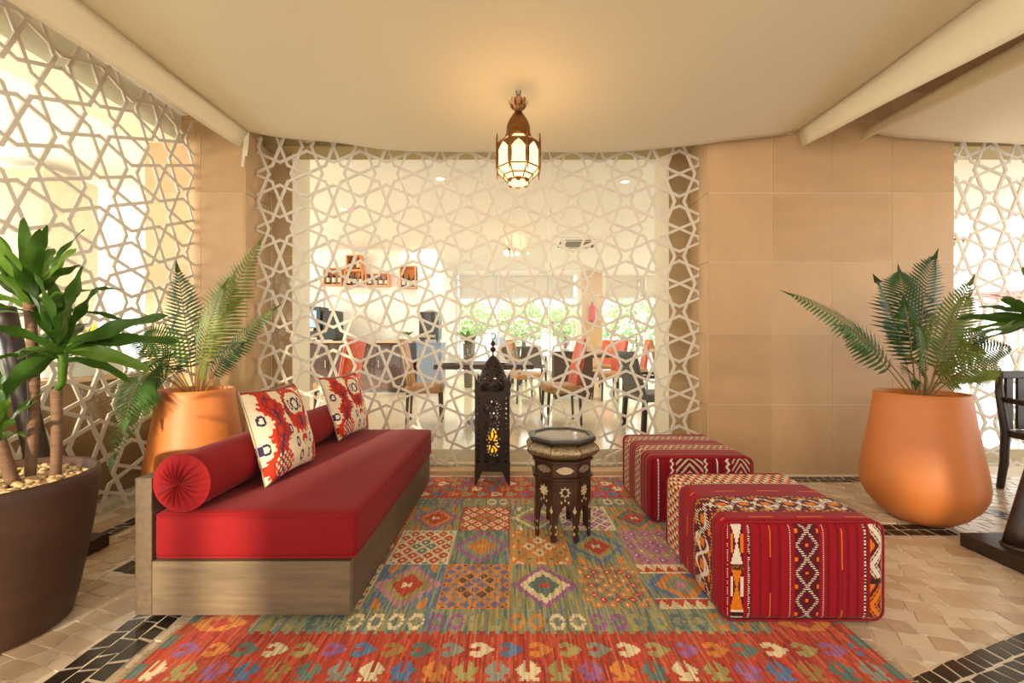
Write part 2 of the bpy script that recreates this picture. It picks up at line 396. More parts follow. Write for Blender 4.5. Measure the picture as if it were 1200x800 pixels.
# ---- fabric canopy
def canopy(label, xl, xr, ya, yb, edge, sag, pw, vl, vr, ysag=0.0, seed=0):
    t = empty('fabric_canopy', ((xl+xr)/2, yb, edge), 0, label, 'canopy', 'sagging fabric canopies'); ox, oy, oz = (xl+xr)/2, yb, edge
    rr = np.random.RandomState(seed); nx, ny = 90, 70; mb = MB()
    ph = rr.uniform(0, 6.28, 6)
    def zc(u, y):
        b = 1-abs(u)**pw
        ridge = .010*math.sin(9*u+1.3*y+ph[0])*abs(u)+.007*math.sin(17*u-1.1*y+ph[1])*u*u
        yy = (y-ya)/(yb-ya)
        return edge-sag*b*(1-.10*math.sin(PI*yy))-ysag*math.sin(PI*min(1, max(0, yy)))+ridge*b*2.6
    for j in range(ny+1):
        y = ya+(yb-ya)*j/ny
        for i in range(nx+1):
            u = -1+2*i/nx; x = (xl+xr)/2+u*(xr-xl)/2
            mb.v.append((x-ox, y-oy, zc(u, y)-oz))
    mb.f = [(j*(nx+1)+i, (j+1)*(nx+1)+i, (j+1)*(nx+1)+i+1, j*(nx+1)+i+1) for j in range(ny) for i in range(nx)]
    mb.build('cloth', canopy_m, t, smooth=True, solid=.003)
    for x, dirx, vv in ((xl, -1, vl), (xr, 1, vr)):
        if vv is None: continue
        mb = MB(); nn = 50
        for j in range(nn+1):
            y = ya+(yb-ya)*j/nn; ze = zc(dirx, y); dz = vv[0]+(vv[1]-vv[0])*max(0, (yb-y)/1.6)
            for k in range(5):
                s = k/4; mb.v.append((x+dirx*(vv[2]*s+.006*math.sin(5*y+k))-ox, y-oy, ze-dz*s-oz))
        mb.f = [(j*5+k, j*5+k+1, (j+1)*5+k+1, (j+1)*5+k) for j in range(nn) for k in range(4)]
        mb.build('valance', canopy_m, t, smooth=True, solid=.004)
        for q in range(2):
            pts = [(x+dirx*.02*q-ox, .012, zc(dirx, yb)-oz), (x+dirx*(.02*q+.012)-ox, .02, zc(dirx, yb)-.1-oz), (x+dirx*(.03*q+.02)-ox, .015, zc(dirx, yb)-.2-.09*q-oz)]
            m2 = MB()
            for a, b in zip(pts, pts[1:]): m2.bar(a, b, .022, .004, up=(0, 1, 0), ext=.002)
            if dirx < 0 and xl < 0: m2.build('tie_ribbon', canopy_m, t)
            if dirx > 0 and q == 0:
                m3 = MB(); m3.ball((x+dirx*.03-.1-ox, .01, zc(dirx, yb)-oz-.005), .018, sc=(1.6, 1, 1)); m3.ball((x-.05-ox, .02, zc(dirx, yb)-oz), .014, sc=(2, 1, .8)); m3.build('tie_knot', canopy_m, t, smooth=True)
    return t
canopy('large cream fabric canopy sagging over the red sofa and kilim rug', -2.24, 2.42, -1.9, 3.5, 2.925, .175, 2.5, (.135, .20, .06), (.13, .29, .03), .02, 3)
canopy('smaller cream fabric canopy beyond the stone wall, above the right fern', 2.97, 6.9, -1.2, 3.5, 2.93, .12, 3.0, (.09, .17, .02), None, .05, 5)
# ---- dining room shell behind the back screen
FZ = .12
struct('floor_dining', MB().box(-6, 9.5, 3.96, 12.9, -.1, FZ), dinefloor)
struct('ceiling_dining', MB().box(-6, 9.5, 4.1, 12.9, 3.2, 3.35), plaster)
struct('wall_service', MB().box(-6, -1.75, 9.25, 9.45, FZ, 3.2), plaster)
struct('wall_service_side', MB().box(-1.95, -1.75, 9.45, 12.9, FZ, 3.2), plaster)
for nm, x0, x1, y0, y1 in (('wall_pillar_left', -2.30, -2.10, 3.96, 4.3), ('wall_pillar_right', 1.50, 1.80, 3.96, 4.35), ('wall_pillar_far', 2.02, 2.62, 12.0, 12.6)):
    tiled(nm, (x0, x1, y0, y1, FZ, 3.2), [x0, x1], [FZ, .75, 1.36, 1.97, 2.58, 3.2], y0)
struct('wall_service_pier', MB().box(-2.05, -1.62, 9.0, 9.25, FZ, 3.2), plaster)
# far glazing: frames, blinds, panes
for wi, (x0, x1, divs) in enumerate(((-1.72, 2.03, (-1.62, -.42, .05, 1.17, 1.9)), (2.62, 6.8, (2.75, 3.95, 4.15, 5.4)))):
    wn = struct('window_%d' % (wi+1), MB().box(x0, x1, 12.85, 12.95, FZ, .24), winframe)
    MB().box(x0, x1, 12.85, 12.95, 2.46, 2.54).build('window_rail', winframe, wn)
    xs = [x0]+list(divs)+[x1]
    for d in xs: MB().box(d-.03, d+.03, 12.83, 12.95, .24, 3.2).build('window_mullion', winframe, wn)
    for a, b in zip(xs, xs[1:]):
        if b-a < .15: continue
        MB().add([(a+.03, 12.9, .24), (b-.03, 12.9, .24), (b-.03, 12.9, 2.46), (a+.03, 12.9, 2.46)], [(0, 1, 2, 3)]).build('window_pane', winglass, wn)
        MB().box(a+.03, b-.03, 12.87, 12.89, 2.54, 3.2).build('roller_blind', blind_m, wn)
# terrace outside
struct('ground_terrace', MB().box(-30, 40, 12.95, 60, -.15, -.02), lawn)
struct('ground_garden', MB().box(-30, -6, -12, 12.95, -.15, -.02), lawn)
# ---- bright room behind the left screen
struct('floor_left_room', MB().box(-8.2, -2.75, -4.5, 3.96, -.12, -.02), dinefloor)
struct('ceiling_left_room', MB().box(-8.2, -2.8, -4.5, 3.96, 3.1, 3.2), plaster)
struct('trim_left_header', MB().box(-3.2, -2.85, -4.5, 3.57, 2.86, 3.3), M('cream_beam', (234, 222, 194), .7))
hw = struct('wall_parapet', MB().box(-3.2, -3.0, -.5, 3.57, 0, .87), marble)
MB().box(-3.23, -2.97, -.5, 3.57, .87, .9).build('parapet_cap', stone3, hw)
tiled('wall_left_pier', (-6.0, -5.2, 4.6, 5.2, 0, 3.1), [-6.0, -5.2], [0, .7, 1.4, 2.1, 3.1], 4.6)
# ================================================================== KILIM RUG
def lc(*c): return np.array(lin(c), dtype=np.float32)
K = dict(red=lc(200, 54, 28), dred=lc(166, 34, 26), orange=lc(222, 134, 34), cream=lc(232, 214, 170), olive=lc(172, 158, 92), green=lc(142, 150, 124),
         teal=lc(94, 124, 118), dteal=lc(48, 78, 74), blue=lc(84, 122, 172), purple=lc(164, 92, 158), pink=lc(196, 128, 150), grey=lc(146, 150, 138), yellow=lc(226, 176, 62), brown=lc(170, 124, 56))
rx0, rx1, ry0, ry1 = RUG
DX = .0075; nx = int((rx1-rx0)/DX); ny = int((ry1-ry0)/DX)
xs = rx0+(np.arange(nx)+.5)*(rx1-rx0)/nx; ys = ry0+(np.arange(ny)+.5)*(ry1-ry0)/ny
X, Y = np.meshgrid(xs, ys)
C = np.zeros((ny, nx, 3), np.float32)
def put(mask, c): C[mask] = K[c]
def streak(n1, n2, lo, hi, seed):
    rs = np.random.RandomState(seed); out = np.zeros((n2, n1))
    for i in range(n1):
        j = 0
        while j < n2:
            l = rs.randint(4, 22); out[j:j+l, i] = rs.uniform(lo, hi); j += l
    return out
S1 = streak(nx, ny, 0, 1, 1); S2 = streak(nx, ny, -1, 1, 2)
put(np.ones_like(X, bool), 'green'); C[S1 < .22] = K['olive']; C[S1 > .84] = K['teal']; C[(S1 > .8) & (S1 < .84)] = K['blue']
CX = [-1.05, -.97, -.65, -.33, -.01, .31, .63, .95, 1.03]
YB = [1.62, 1.765, 2.12, 2.50, 2.863, 3.03]
def cell(x0, x1, y0, y1):
    m = (X >= x0) & (X < x1) & (Y >= y0) & (Y < y1)
    return m, (X-(x0+x1)/2)/((x1-x0)/2), (Y-(y0+y1)/2)/((y1-y0)/2)
def stp(a, n): return np.floor(a*n)/n
def ground(m, c, amt):
    if c == 'green': return
    C[m & (S1 < amt)] = K[c]
def big(x0, x1, y0, y1, g, corner, ring, mid, core, eye, amt=.5):
    m, u, v = cell(x0, x1, y0, y1); ground(m, g, amt)
    d = np.abs(stp(u, 20)+.025)+np.abs(stp(v, 14)+.035)
    saw = .12*np.abs(((np.abs(u)*5) % 1)-.5)*2
    if corner: put(m & (d > 1.28) & (d < 1.62) & (((np.abs(u)*4).astype(int)) % 2 == 0), corner)
    put(m & (d+saw < 1.02), ring); put(m & (d-saw*.4 < .74), mid); put(m & (d < .50), core)
    put(m & (np.abs(u) < .14) & (np.abs(v) < .05+.5*np.abs(u)*1.2), eye)
def small(x0, x1, y0, y1, g, cols, eye, n=5, solid=True):
    m, u, v = cell(x0, x1, y0, y1)
    if solid: C[m] = K[g]; C[m & (S1 > .9)] = K[g]*.8
    n = n-1.2
    p = (u*1.02+v*1.02)*n/2; q = (u*1.02-v*1.02)*n/2; i = np.floor(p); j = np.floor(q); a = np.abs(p-i-.5); b = np.abs(q-j-.5)
    ok = m & (np.abs(u)+np.abs(v) < 1.75) & (np.abs(u) < .93) & (np.abs(v) < .95)
    sel = (np.abs(i+j+1)/1.01).astype(int) % len(cols) if len(cols) > 1 else np.zeros_like(i, int)
    ring = (np.abs(i*1.0+.5)+np.abs(j*1.0+.5))
    for k, c in enumerate(cols):
        mk = ok & (a < .36) & (b < .36) & ((ring.astype(int)) % len(cols) == k); put(mk, c)
    put(ok & (a < .12) & (b < .12), eye)
A_, B_, Cc = (YB[3], YB[4]), (YB[2], YB[3]), (YB[1], YB[2])
xx = lambda i: (CX[1+i], CX[2+i])     # column index 0 = -.97..-.65
big(*xx(1), *A_, 'olive', 'orange', 'purple', 'orange', 'red', 'cream'); small(*xx(2), *A_, 'red', ['cream', 'olive', 'cream'], 'red')
big(*xx(3), *A_, 'olive', 'cream', 'cream', 'olive', 'purple', 'red'); small(*xx(4), *A_, 'cream', ['purple', 'olive', 'purple'], 'cream')
big(*xx(5), *A_, 'olive', 'orange', 'orange', 'teal', 'red', 'cream'); small(*xx(0), *A_, 'orange', ['teal', 'red'], 'cream')
small(*xx(1), *B_, 'cream', ['red', 'teal', 'red'], 'cream'); big(*xx(2), *B_, 'teal', None, 'purple', 'green', 'orange', 'yellow', .3)
small(*xx(3), *B_, 'orange', ['olive', 'cream'], 'red', 4); big(*xx(4), *B_, 'olive', 'orange', 'blue', 'olive', 'red', 'cream', .4)
small(*xx(5), *B_, 'pink', ['olive', 'purple'], 'cream', 5); big(*xx(0), *B_, 'red', 'red', 'cream', 'teal', 'orange', 'red')
big(*xx(1), *Cc, 'blue', 'orange', 'pink', 'olive', 'red', 'cream', .4); small(*xx(2), *Cc, 'orange', ['grey', 'blue', 'dteal'], 'red', 6)
big(*xx(3), *Cc, 'olive', None, 'purple', 'cream', 'teal', 'red', .4); small(*xx(4), *Cc, 'green', ['red', 'orange', 'orange'], 'cream', 6, False)
m, u, v = cell(*xx(5), *Cc); put(m & (np.abs(v) > .55), 'cream'); put(m & (np.abs(v) > .62) & (np.abs(v) < .62+.3*np.abs(((u*3) % 1)-.5)*2), 'red')
m2 = m & (np.abs(v) <= .55); put(m2 & (np.abs(u)+np.abs(v) < 1.0), 'blue'); put(m2 & (np.abs(u)+np.abs(v) < .75), 'orange'); put(m2 & (np.abs(u)+np.abs(v) < .48), 'green'); put(m2 & (np.abs(u)+np.abs(v) < .2), 'pink')
small(*xx(0), *Cc, 'cream', ['orange', 'teal'], 'red'); small(CX[7], CX[8]+.02, *Cc, 'orange', ['blue', 'red'], 'cream')
# hexagon ring bands
def hexband(yc, hh, seq):
    per = .0825; k = np.floor((X+2)/per).astype(int); a = ((X+2)/per-k-.5)*2; b = (Y-yc)/hh
    d = np.maximum(np.abs(b), (np.abs(a)+np.abs(b)*.55)); m = (np.abs(Y-yc) < hh) & (d < .92) & (d > .52) & (np.abs(X) < 1.02) & (np.abs(b) > .12)
    for n_, c in enumerate(seq): put(m & ((k//2) % len(seq) == n_), c)
hexband(1.69, .052, ['orange', 'cream', 'purple', 'olive', 'teal', 'orange', 'olive', 'teal', 'cream', 'cream', 'purple', 'olive'])
hexband(2.95, .055, ['olive', 'cream', 'orange', 'teal', 'purple'])
# red borders
tooth = .014*(np.floor((X+2)/.022) % 2)
bm_ = (Y < 1.62+tooth) | (Y > 3.03-tooth) | (X < -1.05) | (X > 1.03)
C[bm_] = K['red']; C[bm_ & (S1 > .74)] = lc(206, 84, 34); C[bm_ & (S1 < .2)] = K['dred']
HC = ['orange', 'teal', 'cream', 'olive', 'purple', 'blue', 'brown', 'teal', 'grey', 'cream', 'blue', 'orange', 'olive', 'grey', 'cream', 'olive', 'purple']
def hooks(yc, hh, off, sh, per=.109, flip=1):
    k = np.floor((X+3+off)/per).astype(int); a = ((X+3+off)/per-k-.5)*2*flip; b = stp((Y-yc)/hh, 9)+.05
    m0 = (np.abs(b) < 1) & (X > -1.27) & (X < 1.29)
    arrow = (a > -.15) & (np.abs(b) < .95*(1-(a+.15)/1.05)) | (a <= -.15) & (a > -.75) & (np.abs(b) > .28) & (np.abs(b) < .95-.35*(-.15-a)) | (a > -.75) & (a < -.45) & (np.abs(b) > .12) & (np.abs(b) < .5)
    for n_, c in enumerate(HC): put(m0 & arrow & ((k+sh) % len(HC) == n_), c)
def buds(yc, hh, off, sh, per=.109):
    k = np.floor((X+3+off)/per).astype(int); a = ((X+3+off)/per-k-.5)*2; b = stp((Y-yc)/hh, 9)+.05
    m0 = (np.abs(b) < 1) & (X > -1.27) & (X < 1.29)
    s_ = (np.abs(a) < .88*(1-np.abs(b-.1)*.85)) & ~((np.abs(a) < .13) & (b > -.15)) | (np.abs(a) > .3) & (np.abs(a) < .6) & (b < -.55)
    for n_, c in enumerate(HC): put(m0 & s_ & ((k+sh) % len(HC) == n_), c)
hooks(1.535, .043, 0, 0); buds(1.435, .046, .05, 3); hooks(1.335, .043, 0, 7); buds(1.25, .04, .05, 10)
hooks(3.10, .05, 0, 5); buds(3.215, .05, .05, 1); hooks(3.33, .05, 0, 9); buds(3.43, .045, .05, 6)
for xc in (-1.185, 1.185):
    k = np.floor((Y-1.6)/.16).astype(int); b = ((Y-1.6)/.16-k-.5)*2; a = (X-xc)/.12; m = (Y > 1.63) & (Y < 3.0) & (np.abs(a)+np.abs(b) < .95)
    for n_, c in enumerate(HC): put(m & (k % len(HC) == n_), c)
    put(m & (np.abs(a)+np.abs(b) < .4), 'red')
edge = (X < rx0+.035) | (X > rx1-.035); kk = np.floor(Y/.07).astype(int); C[edge & (kk % 2 == 0)] = K['teal']
mixc = np.where((S1 < .5)[..., None], K['olive'], K['grey']); wmix = (.04+.20*NR.rand(ny, nx)*(np.abs(S2) > .55))[..., None]; C = C*(1-wmix)+mixc*wmix
gr = C.mean(axis=2, keepdims=True); C = gr+(C-gr)*.90
C *= (1.0+.27*S2)[..., None]; C *= (1+.10*(NR.rand(ny, nx)-.5))[..., None]; C = np.clip(C, 0, 1)
rug = empty('kilim_rug', ((rx0+rx1)/2, (ry0+ry1)/2, 0), 0, 'red bordered patchwork kilim rug under the daybed, poufs and octagonal table', 'rug')
gx = np.linspace(rx0, rx1, nx+1)-(rx0+rx1)/2; gy = np.linspace(ry0, ry1, ny+1)-(ry0+ry1)/2
mb = MB(); GX, GY = np.meshgrid(gx, gy); zz = .0075+.0012*np.sin(GX*5)*np.sin(GY*4)
mb.v = list(map(tuple, np.c_[GX.ravel(), GY.ravel(), zz.ravel()].tolist()))
mb.f = [(j*(nx+1)+i, j*(nx+1)+i+1, (j+1)*(nx+1)+i+1, (j+1)*(nx+1)+i) for j in range(ny) for i in range(nx)]
cols = C.reshape(-1, 3)
# rim down to the floor
mb.build('woven_field', rugm, rug, cols=cols)
rim = MB(); hx, hy = (rx1-rx0)/2, (ry1-ry0)/2
for x0, x1, y0, y1 in ((-hx, hx, -hy, -hy+.004), (-hx, hx, hy-.004, hy), (-hx, -hx+.004, -hy, hy), (hx-.004, hx, -hy, hy)): rim.box(x0, x1, y0, y1, .002, .0068)
rim.build('rug_edge', M('rug_edge_wool', (150, 60, 40), .9), rug)
fr = MB()
for s in (-1, 1):
    y = -hy
    while y < hy:
        l = R.uniform(.015, .034); fr.bar((s*hx*.998, y, .005), (s*(hx+l), y+R.uniform(-.008, .008), .0042), .0028, .0018); y += R.uniform(.0045, .009)
tag(fr.build('fringe', fringe_m, rug), kind='stuff')
RZ = .009
# ================================================================== DAYBED
db = empty('daybed', (-1.10, 2.51, 0), 0, 'low daybed with grey oak frame and thick red velvet mattress', 'daybed')
ox, oy = -1.10, 2.51
def pb(name, x0, x1, y0, y1, z0, z1, m, bev=.003): return MB().box(x0-ox, x1-ox, y0-oy, y1-oy, z0, z1).build(name, m, db, bevel=bev)
pb('back_panel', -1.54, -1.472, 1.69, 3.33, .032, .592, greywood_y)
pb('end_panel', -1.471, -.661, 1.69, 1.725, .032, .252, greywood)
pb('end_panel', -1.471, -.661, 3.295, 3.33, .032, .252, greywood)
pb('side_panel', -.695, -.66, 1.7255, 3.2945, .032, .252, greywood_y)
pb('mattress_board', -1.471, -.696, 1.7255, 3.2945, .2, .245, darkwood)
for x in (-1.45, -.76):
    for y in (1.75, 3.2): pb('foot', x, x+.07, y, y+.07, RZ if x > -1 else .001, .0315, darkwood, .002)
def rbox(hx, hy, hz, r, n, puff=0.0):
    """rounded box as six dense grids: returns MB with face ids and (u,v) face coordinates"""
    mb = MB(); ids = []; uv = []
    defs = [('-y', (1, 0, 0), (0, 0, 1), (0, -1, 0)), ('+y', (-1, 0, 0), (0, 0, 1), (0, 1, 0)), ('-x', (0, -1, 0), (0, 0, 1), (-1, 0, 0)),
            ('+x', (0, 1, 0), (0, 0, 1), (1, 0, 0)), ('+z', (1, 0, 0), (0, 1, 0), (0, 0, 1)), ('-z', (-1, 0, 0), (0, 1, 0), (0, 0, -1))]
    H = Vector((hx, hy, hz))
    for nm, U, V, N in defs:
        U = Vector(U); V = Vector(V); N = Vector(N); hu = abs(U.dot(H)); hv = abs(V.dot(H)); hn = abs(N.dot(H))
        s = n.get(nm, n['*']); nu = max(6, int(2*hu/s)); nv = max(6, int(2*hv/s)); b = len(mb.v)
        for j in range(nv+1):
            for i in range(nu+1):
                a = -hu+2*hu*i/nu; c = -hv+2*hv*j/nv; p = U*a+V*c+N*hn
                q = Vector([max(-H[k]+r, min(H[k]-r, p[k])) for k in range(3)]); d = p-q; d.normalize(); p = q+d*r
                pf = 0 if nm == '-z' else puff*(1-(a/hu)**2)*(1-(c/hv)**2); p = p+N*pf
                mb.v.append(tuple(p))
        for j in range(nv):
            for i in range(nu):
                mb.f.append((b+j*(nu+1)+i, b+j*(nu+1)+i+1, b+(j+1)*(nu+1)+i+1, b+(j+1)*(nu+1)+i)); ids.append(nm); uv.append((-hu+2*hu*(i+.5)/nu, -hv+2*hv*(j+.5)/nv))
    return mb, ids, uv
def weld(o):
    bm = bmesh.new(); bm.from_mesh(o.data); bmesh.ops.remove_doubles(bm, verts=bm.verts, dist=.0004); bm.to_mesh(o.data); bm.free(); return o
mb, _, _ = rbox(.412, .818, .098, .022, {'*': .03}, .006)
mt = weld(mb.build('mattress', red, db, smooth=True)); mt.location = (-1.055-ox, 2.51-oy, .351)
for z in (.351+.082, .351-.082):
    pts = []; hx2, hy2, rr_ = .411, .817, .03
    for cx, cy, a0 in ((1, 1, 0), (-1, 1, 90), (-1, -1, 180), (1, -1, 270)):
        for k in range(5):
            a = math.radians(a0+k*22.5); pts.append((-1.055-ox+cx*(hx2-rr_)+rr_*math.cos(a), 2.51-oy+cy*(hy2-rr_)+rr_*math.sin(a), z))
    p_ = MB().tube(pts, .0055, 6, closed=True).build('piping', red, None, smooth=True); p_.parent = mt; p_.location = -mt.location
# bolster
bz = empty('bolster', (-1.355, 2.5, .451), 0, 'long red velvet bolster cushion along the daybed back', 'bolster'); br = .1155; bl = .80
prof = [(br*.985, -bl), (br, -bl+.02), (br, bl-.02), (br*.985, bl)]
mb = MB(); n = 40
for i, (r, y) in enumerate(prof):
    for k in range(n): a = 2*PI*k/n; mb.v.append((r*math.cos(a), y, br+.003+r*math.sin(a)))
mb.f = [(i*n+k, (i+1)*n+k, (i+1)*n+(k+1) % n, i*n+(k+1) % n) for i in range(3) for k in range(n)]
mb.build('cover', red, bz, smooth=True)
for s in (-1, 1):
    mb = MB(); na, nr_ = 144, 14
    for i in range(nr_+1):
        t = i/nr_; r = br*.985*t
        for k in range(na):
            a = 2*PI*k/na; pl = .009*math.sin(a*20+1.4*math.sin(3*a)+t*1.5)*math.sin(PI*min(1, t*1.02))**.6*(1.15-.5*t)
            mb.v.append((r*math.cos(a), s*(bl+.004+.020*math.sin(PI*min(1, .12+t*.88))**1+pl), br+.003+r*math.sin(a)))
    for i in range(nr_):
        for k in range(na):
            q = (i*na+k, i*na+(k+1) % na, (i+1)*na+(k+1) % na, (i+1)*na+k); mb.f.append(q if s > 0 else q[::-1])
    ec = mb.build('gathered_end', red, bz, smooth=True)
    b_ = MB().ball((0, s*(bl+.006), br+.003), .010, sc=(1, .7, 1)).build('button', redpipe, ec, smooth=True)
    MB().tube([(br*math.cos(2*PI*k/40), s*bl, br+.003+br*math.sin(2*PI*k/40)) for k in range(40)], .005, 6, closed=True).build('piping', red, bz, smooth=True)
# ikat pillows
def ikat(U, V):
    """U across -1..1, V up -1..1 -> colours"""
    cr = lc(230, 214, 182); c = np.tile(cr, (*U.shape, 1))
    jag = .030*np.sin(U*64+3*np.sin(V*11))*np.sin(V*19)+.022*np.sin(V*52+U*9)
    rd = lc(198, 54, 28); nv = lc(58, 48, 88); mr = lc(142, 46, 48)
    def el(u0, v0, a, b): return ((U-u0)/a)**2+((V-v0)/b)**2+jag*2.0
    fine = np.sin(U*46)*np.sin(V*40)
    # flaring red side bands left and right of a pale central medallion
    for u0, sgn in ((-.60, 1), (1.02, -1)):
        wdt = .17+.13*np.cos(V*5.2+.4)**2+.20*np.clip(-V-.35, 0, 1)
        st = np.abs(U-u0-.07*np.sin(V*4+1)); c[st < wdt+jag] = rd; c[(st < wdt*.62) & (fine > -.15)] = mr; c[st < .03] = nv
        for vv in (.62, .02): e = el(u0, vv, .12, .15); c[(e < 1)] = mr; c[e < .35] = rd
        e = el(u0, -.72, .26, .26); c[(e < 1) & (fine > .15)] = cr
    e = el(.20, .42, .46, .52); c[e < 1] = rd; c[(e < .85) & (fine > .1)] = mr
    e = el(.20, .50, .33, .33); c[e < 1] = cr
    for du in (-.19, .19): k = el(.20+du, .50, .06, .15); c[k < 1] = nv; c[k < .3] = cr
    k = el(.20, .50, .12, .17); c[(k < 1.1) & (k > .5)] = nv
    k = el(.20, .06, .36, .22); c[(k < 1)] = rd; c[(k < .55) & (fine > -.2)] = mr; c[(np.abs(U-.20) < .03) & (V < .2) & (V > -.06)] = nv
    for q in (-.22, -.06, .10, .24): c[(np.abs(U-.20-q) < .04) & (V < -.05) & (V > -.24+.3*q*q)] = rd
    e = el(.22, -.46, .15, .20); c[(e < 1) & (V > -.56+np.abs(U-.22))] = rd; c[e < .12] = cr
    for u0, v0 in ((-.22, .40), (-.92, .30), (.62, .02), (-.10, -.40), (.52, -.40), (.02, -.74), (.40, -.76), (-.95, -.30), (-.25, -.05)):
        e = el(u0, v0, .065, .12); c[(e < 1.1) & (e > .3)] = nv
    c[(V > .84+jag) & (np.sin(U*9+1) > -.1)] = rd; c[(V > .93)] = mr
    c *= (1+.12*(NR.rand(*U.shape)-.5))[..., None]; return c
def pillow(label, bl_, br_, tl, tr, th, flipu=False):
    bl_, br_, tl, tr = map(Vector, (bl_, br_, tl, tr)); ce = (bl_+br_+tl+tr)/4; base = Vector((ce.x, ce.y, min(bl_.z, br_.z)))
    nrm = (br_-bl_).cross(tl-bl_).normalized()
    t = empty('throw_pillow', base, 0, label, 'pillow'); n = 110; mb = MB()
    us = np.linspace(-1, 1, n+1); cs = []
    for s in (1, -1):
        b = len(mb.v)
        for v in us:
            for u in us:
                pin = .07; uu = u*(1-pin*(1-v*v)); vv = v*(1-pin*(1-u*u)); a = (uu+1)/2; c = (vv+1)/2
                p = bl_*(1-a)*(1-c)+br_*a*(1-c)+tl*(1-a)*c+tr*a*c
                z = th*((1-u*u)*(1-v*v))**.36*(1+.05*math.sin(7*u+3*v)*math.cos(5*v))
                mb.v.append(tuple(p+nrm*(z if s > 0 else -z*.40)-base))
        for j in range(n):
            for i in range(n):
                q = (b+j*(n+1)+i, b+j*(n+1)+i+1, b+(j+1)*(n+1)+i+1, b+(j+1)*(n+1)+i); mb.f.append(q if s > 0 else q[::-1])
    um = (us[:-1]+us[1:])/2; U, V = np.meshgrid(um, um); c = np.clip(ikat(U, V).reshape(-1, 3), 0, 1)
    weld_o = mb.build('cover', ikat_m, t, smooth=True, cols=np.r_[c, c]); weld(weld_o)
    pts = []
    for (p, q) in ((bl_, br_), (br_, tr), (tr, tl), (tl, bl_)):
        for k in range(8):
            a = k/8; pin = .07*(1-(2*a-1)**2); m_ = p.lerp(q, a); pts.append(tuple(m_.lerp(ce, pin)-base))
    MB().tube(pts, .0035, 6, closed=True).build('seam', fringe_m, t, smooth=True)
    return t
pillow('white and red ikat pillow leaning on the bolster, the one closer to its gathered end', (-1.175, 1.97, .456), (-1.16, 2.42, .460), (-1.315, 1.99, .905), (-1.295, 2.44, .905), .10)
pillow('white and red ikat pillow leaning on the bolster near the lattice screen', (-1.20, 2.86, .462), (-1.14, 3.27, .466), (-1.335, 2.85, .90), (-1.25, 3.29, .905), .085)
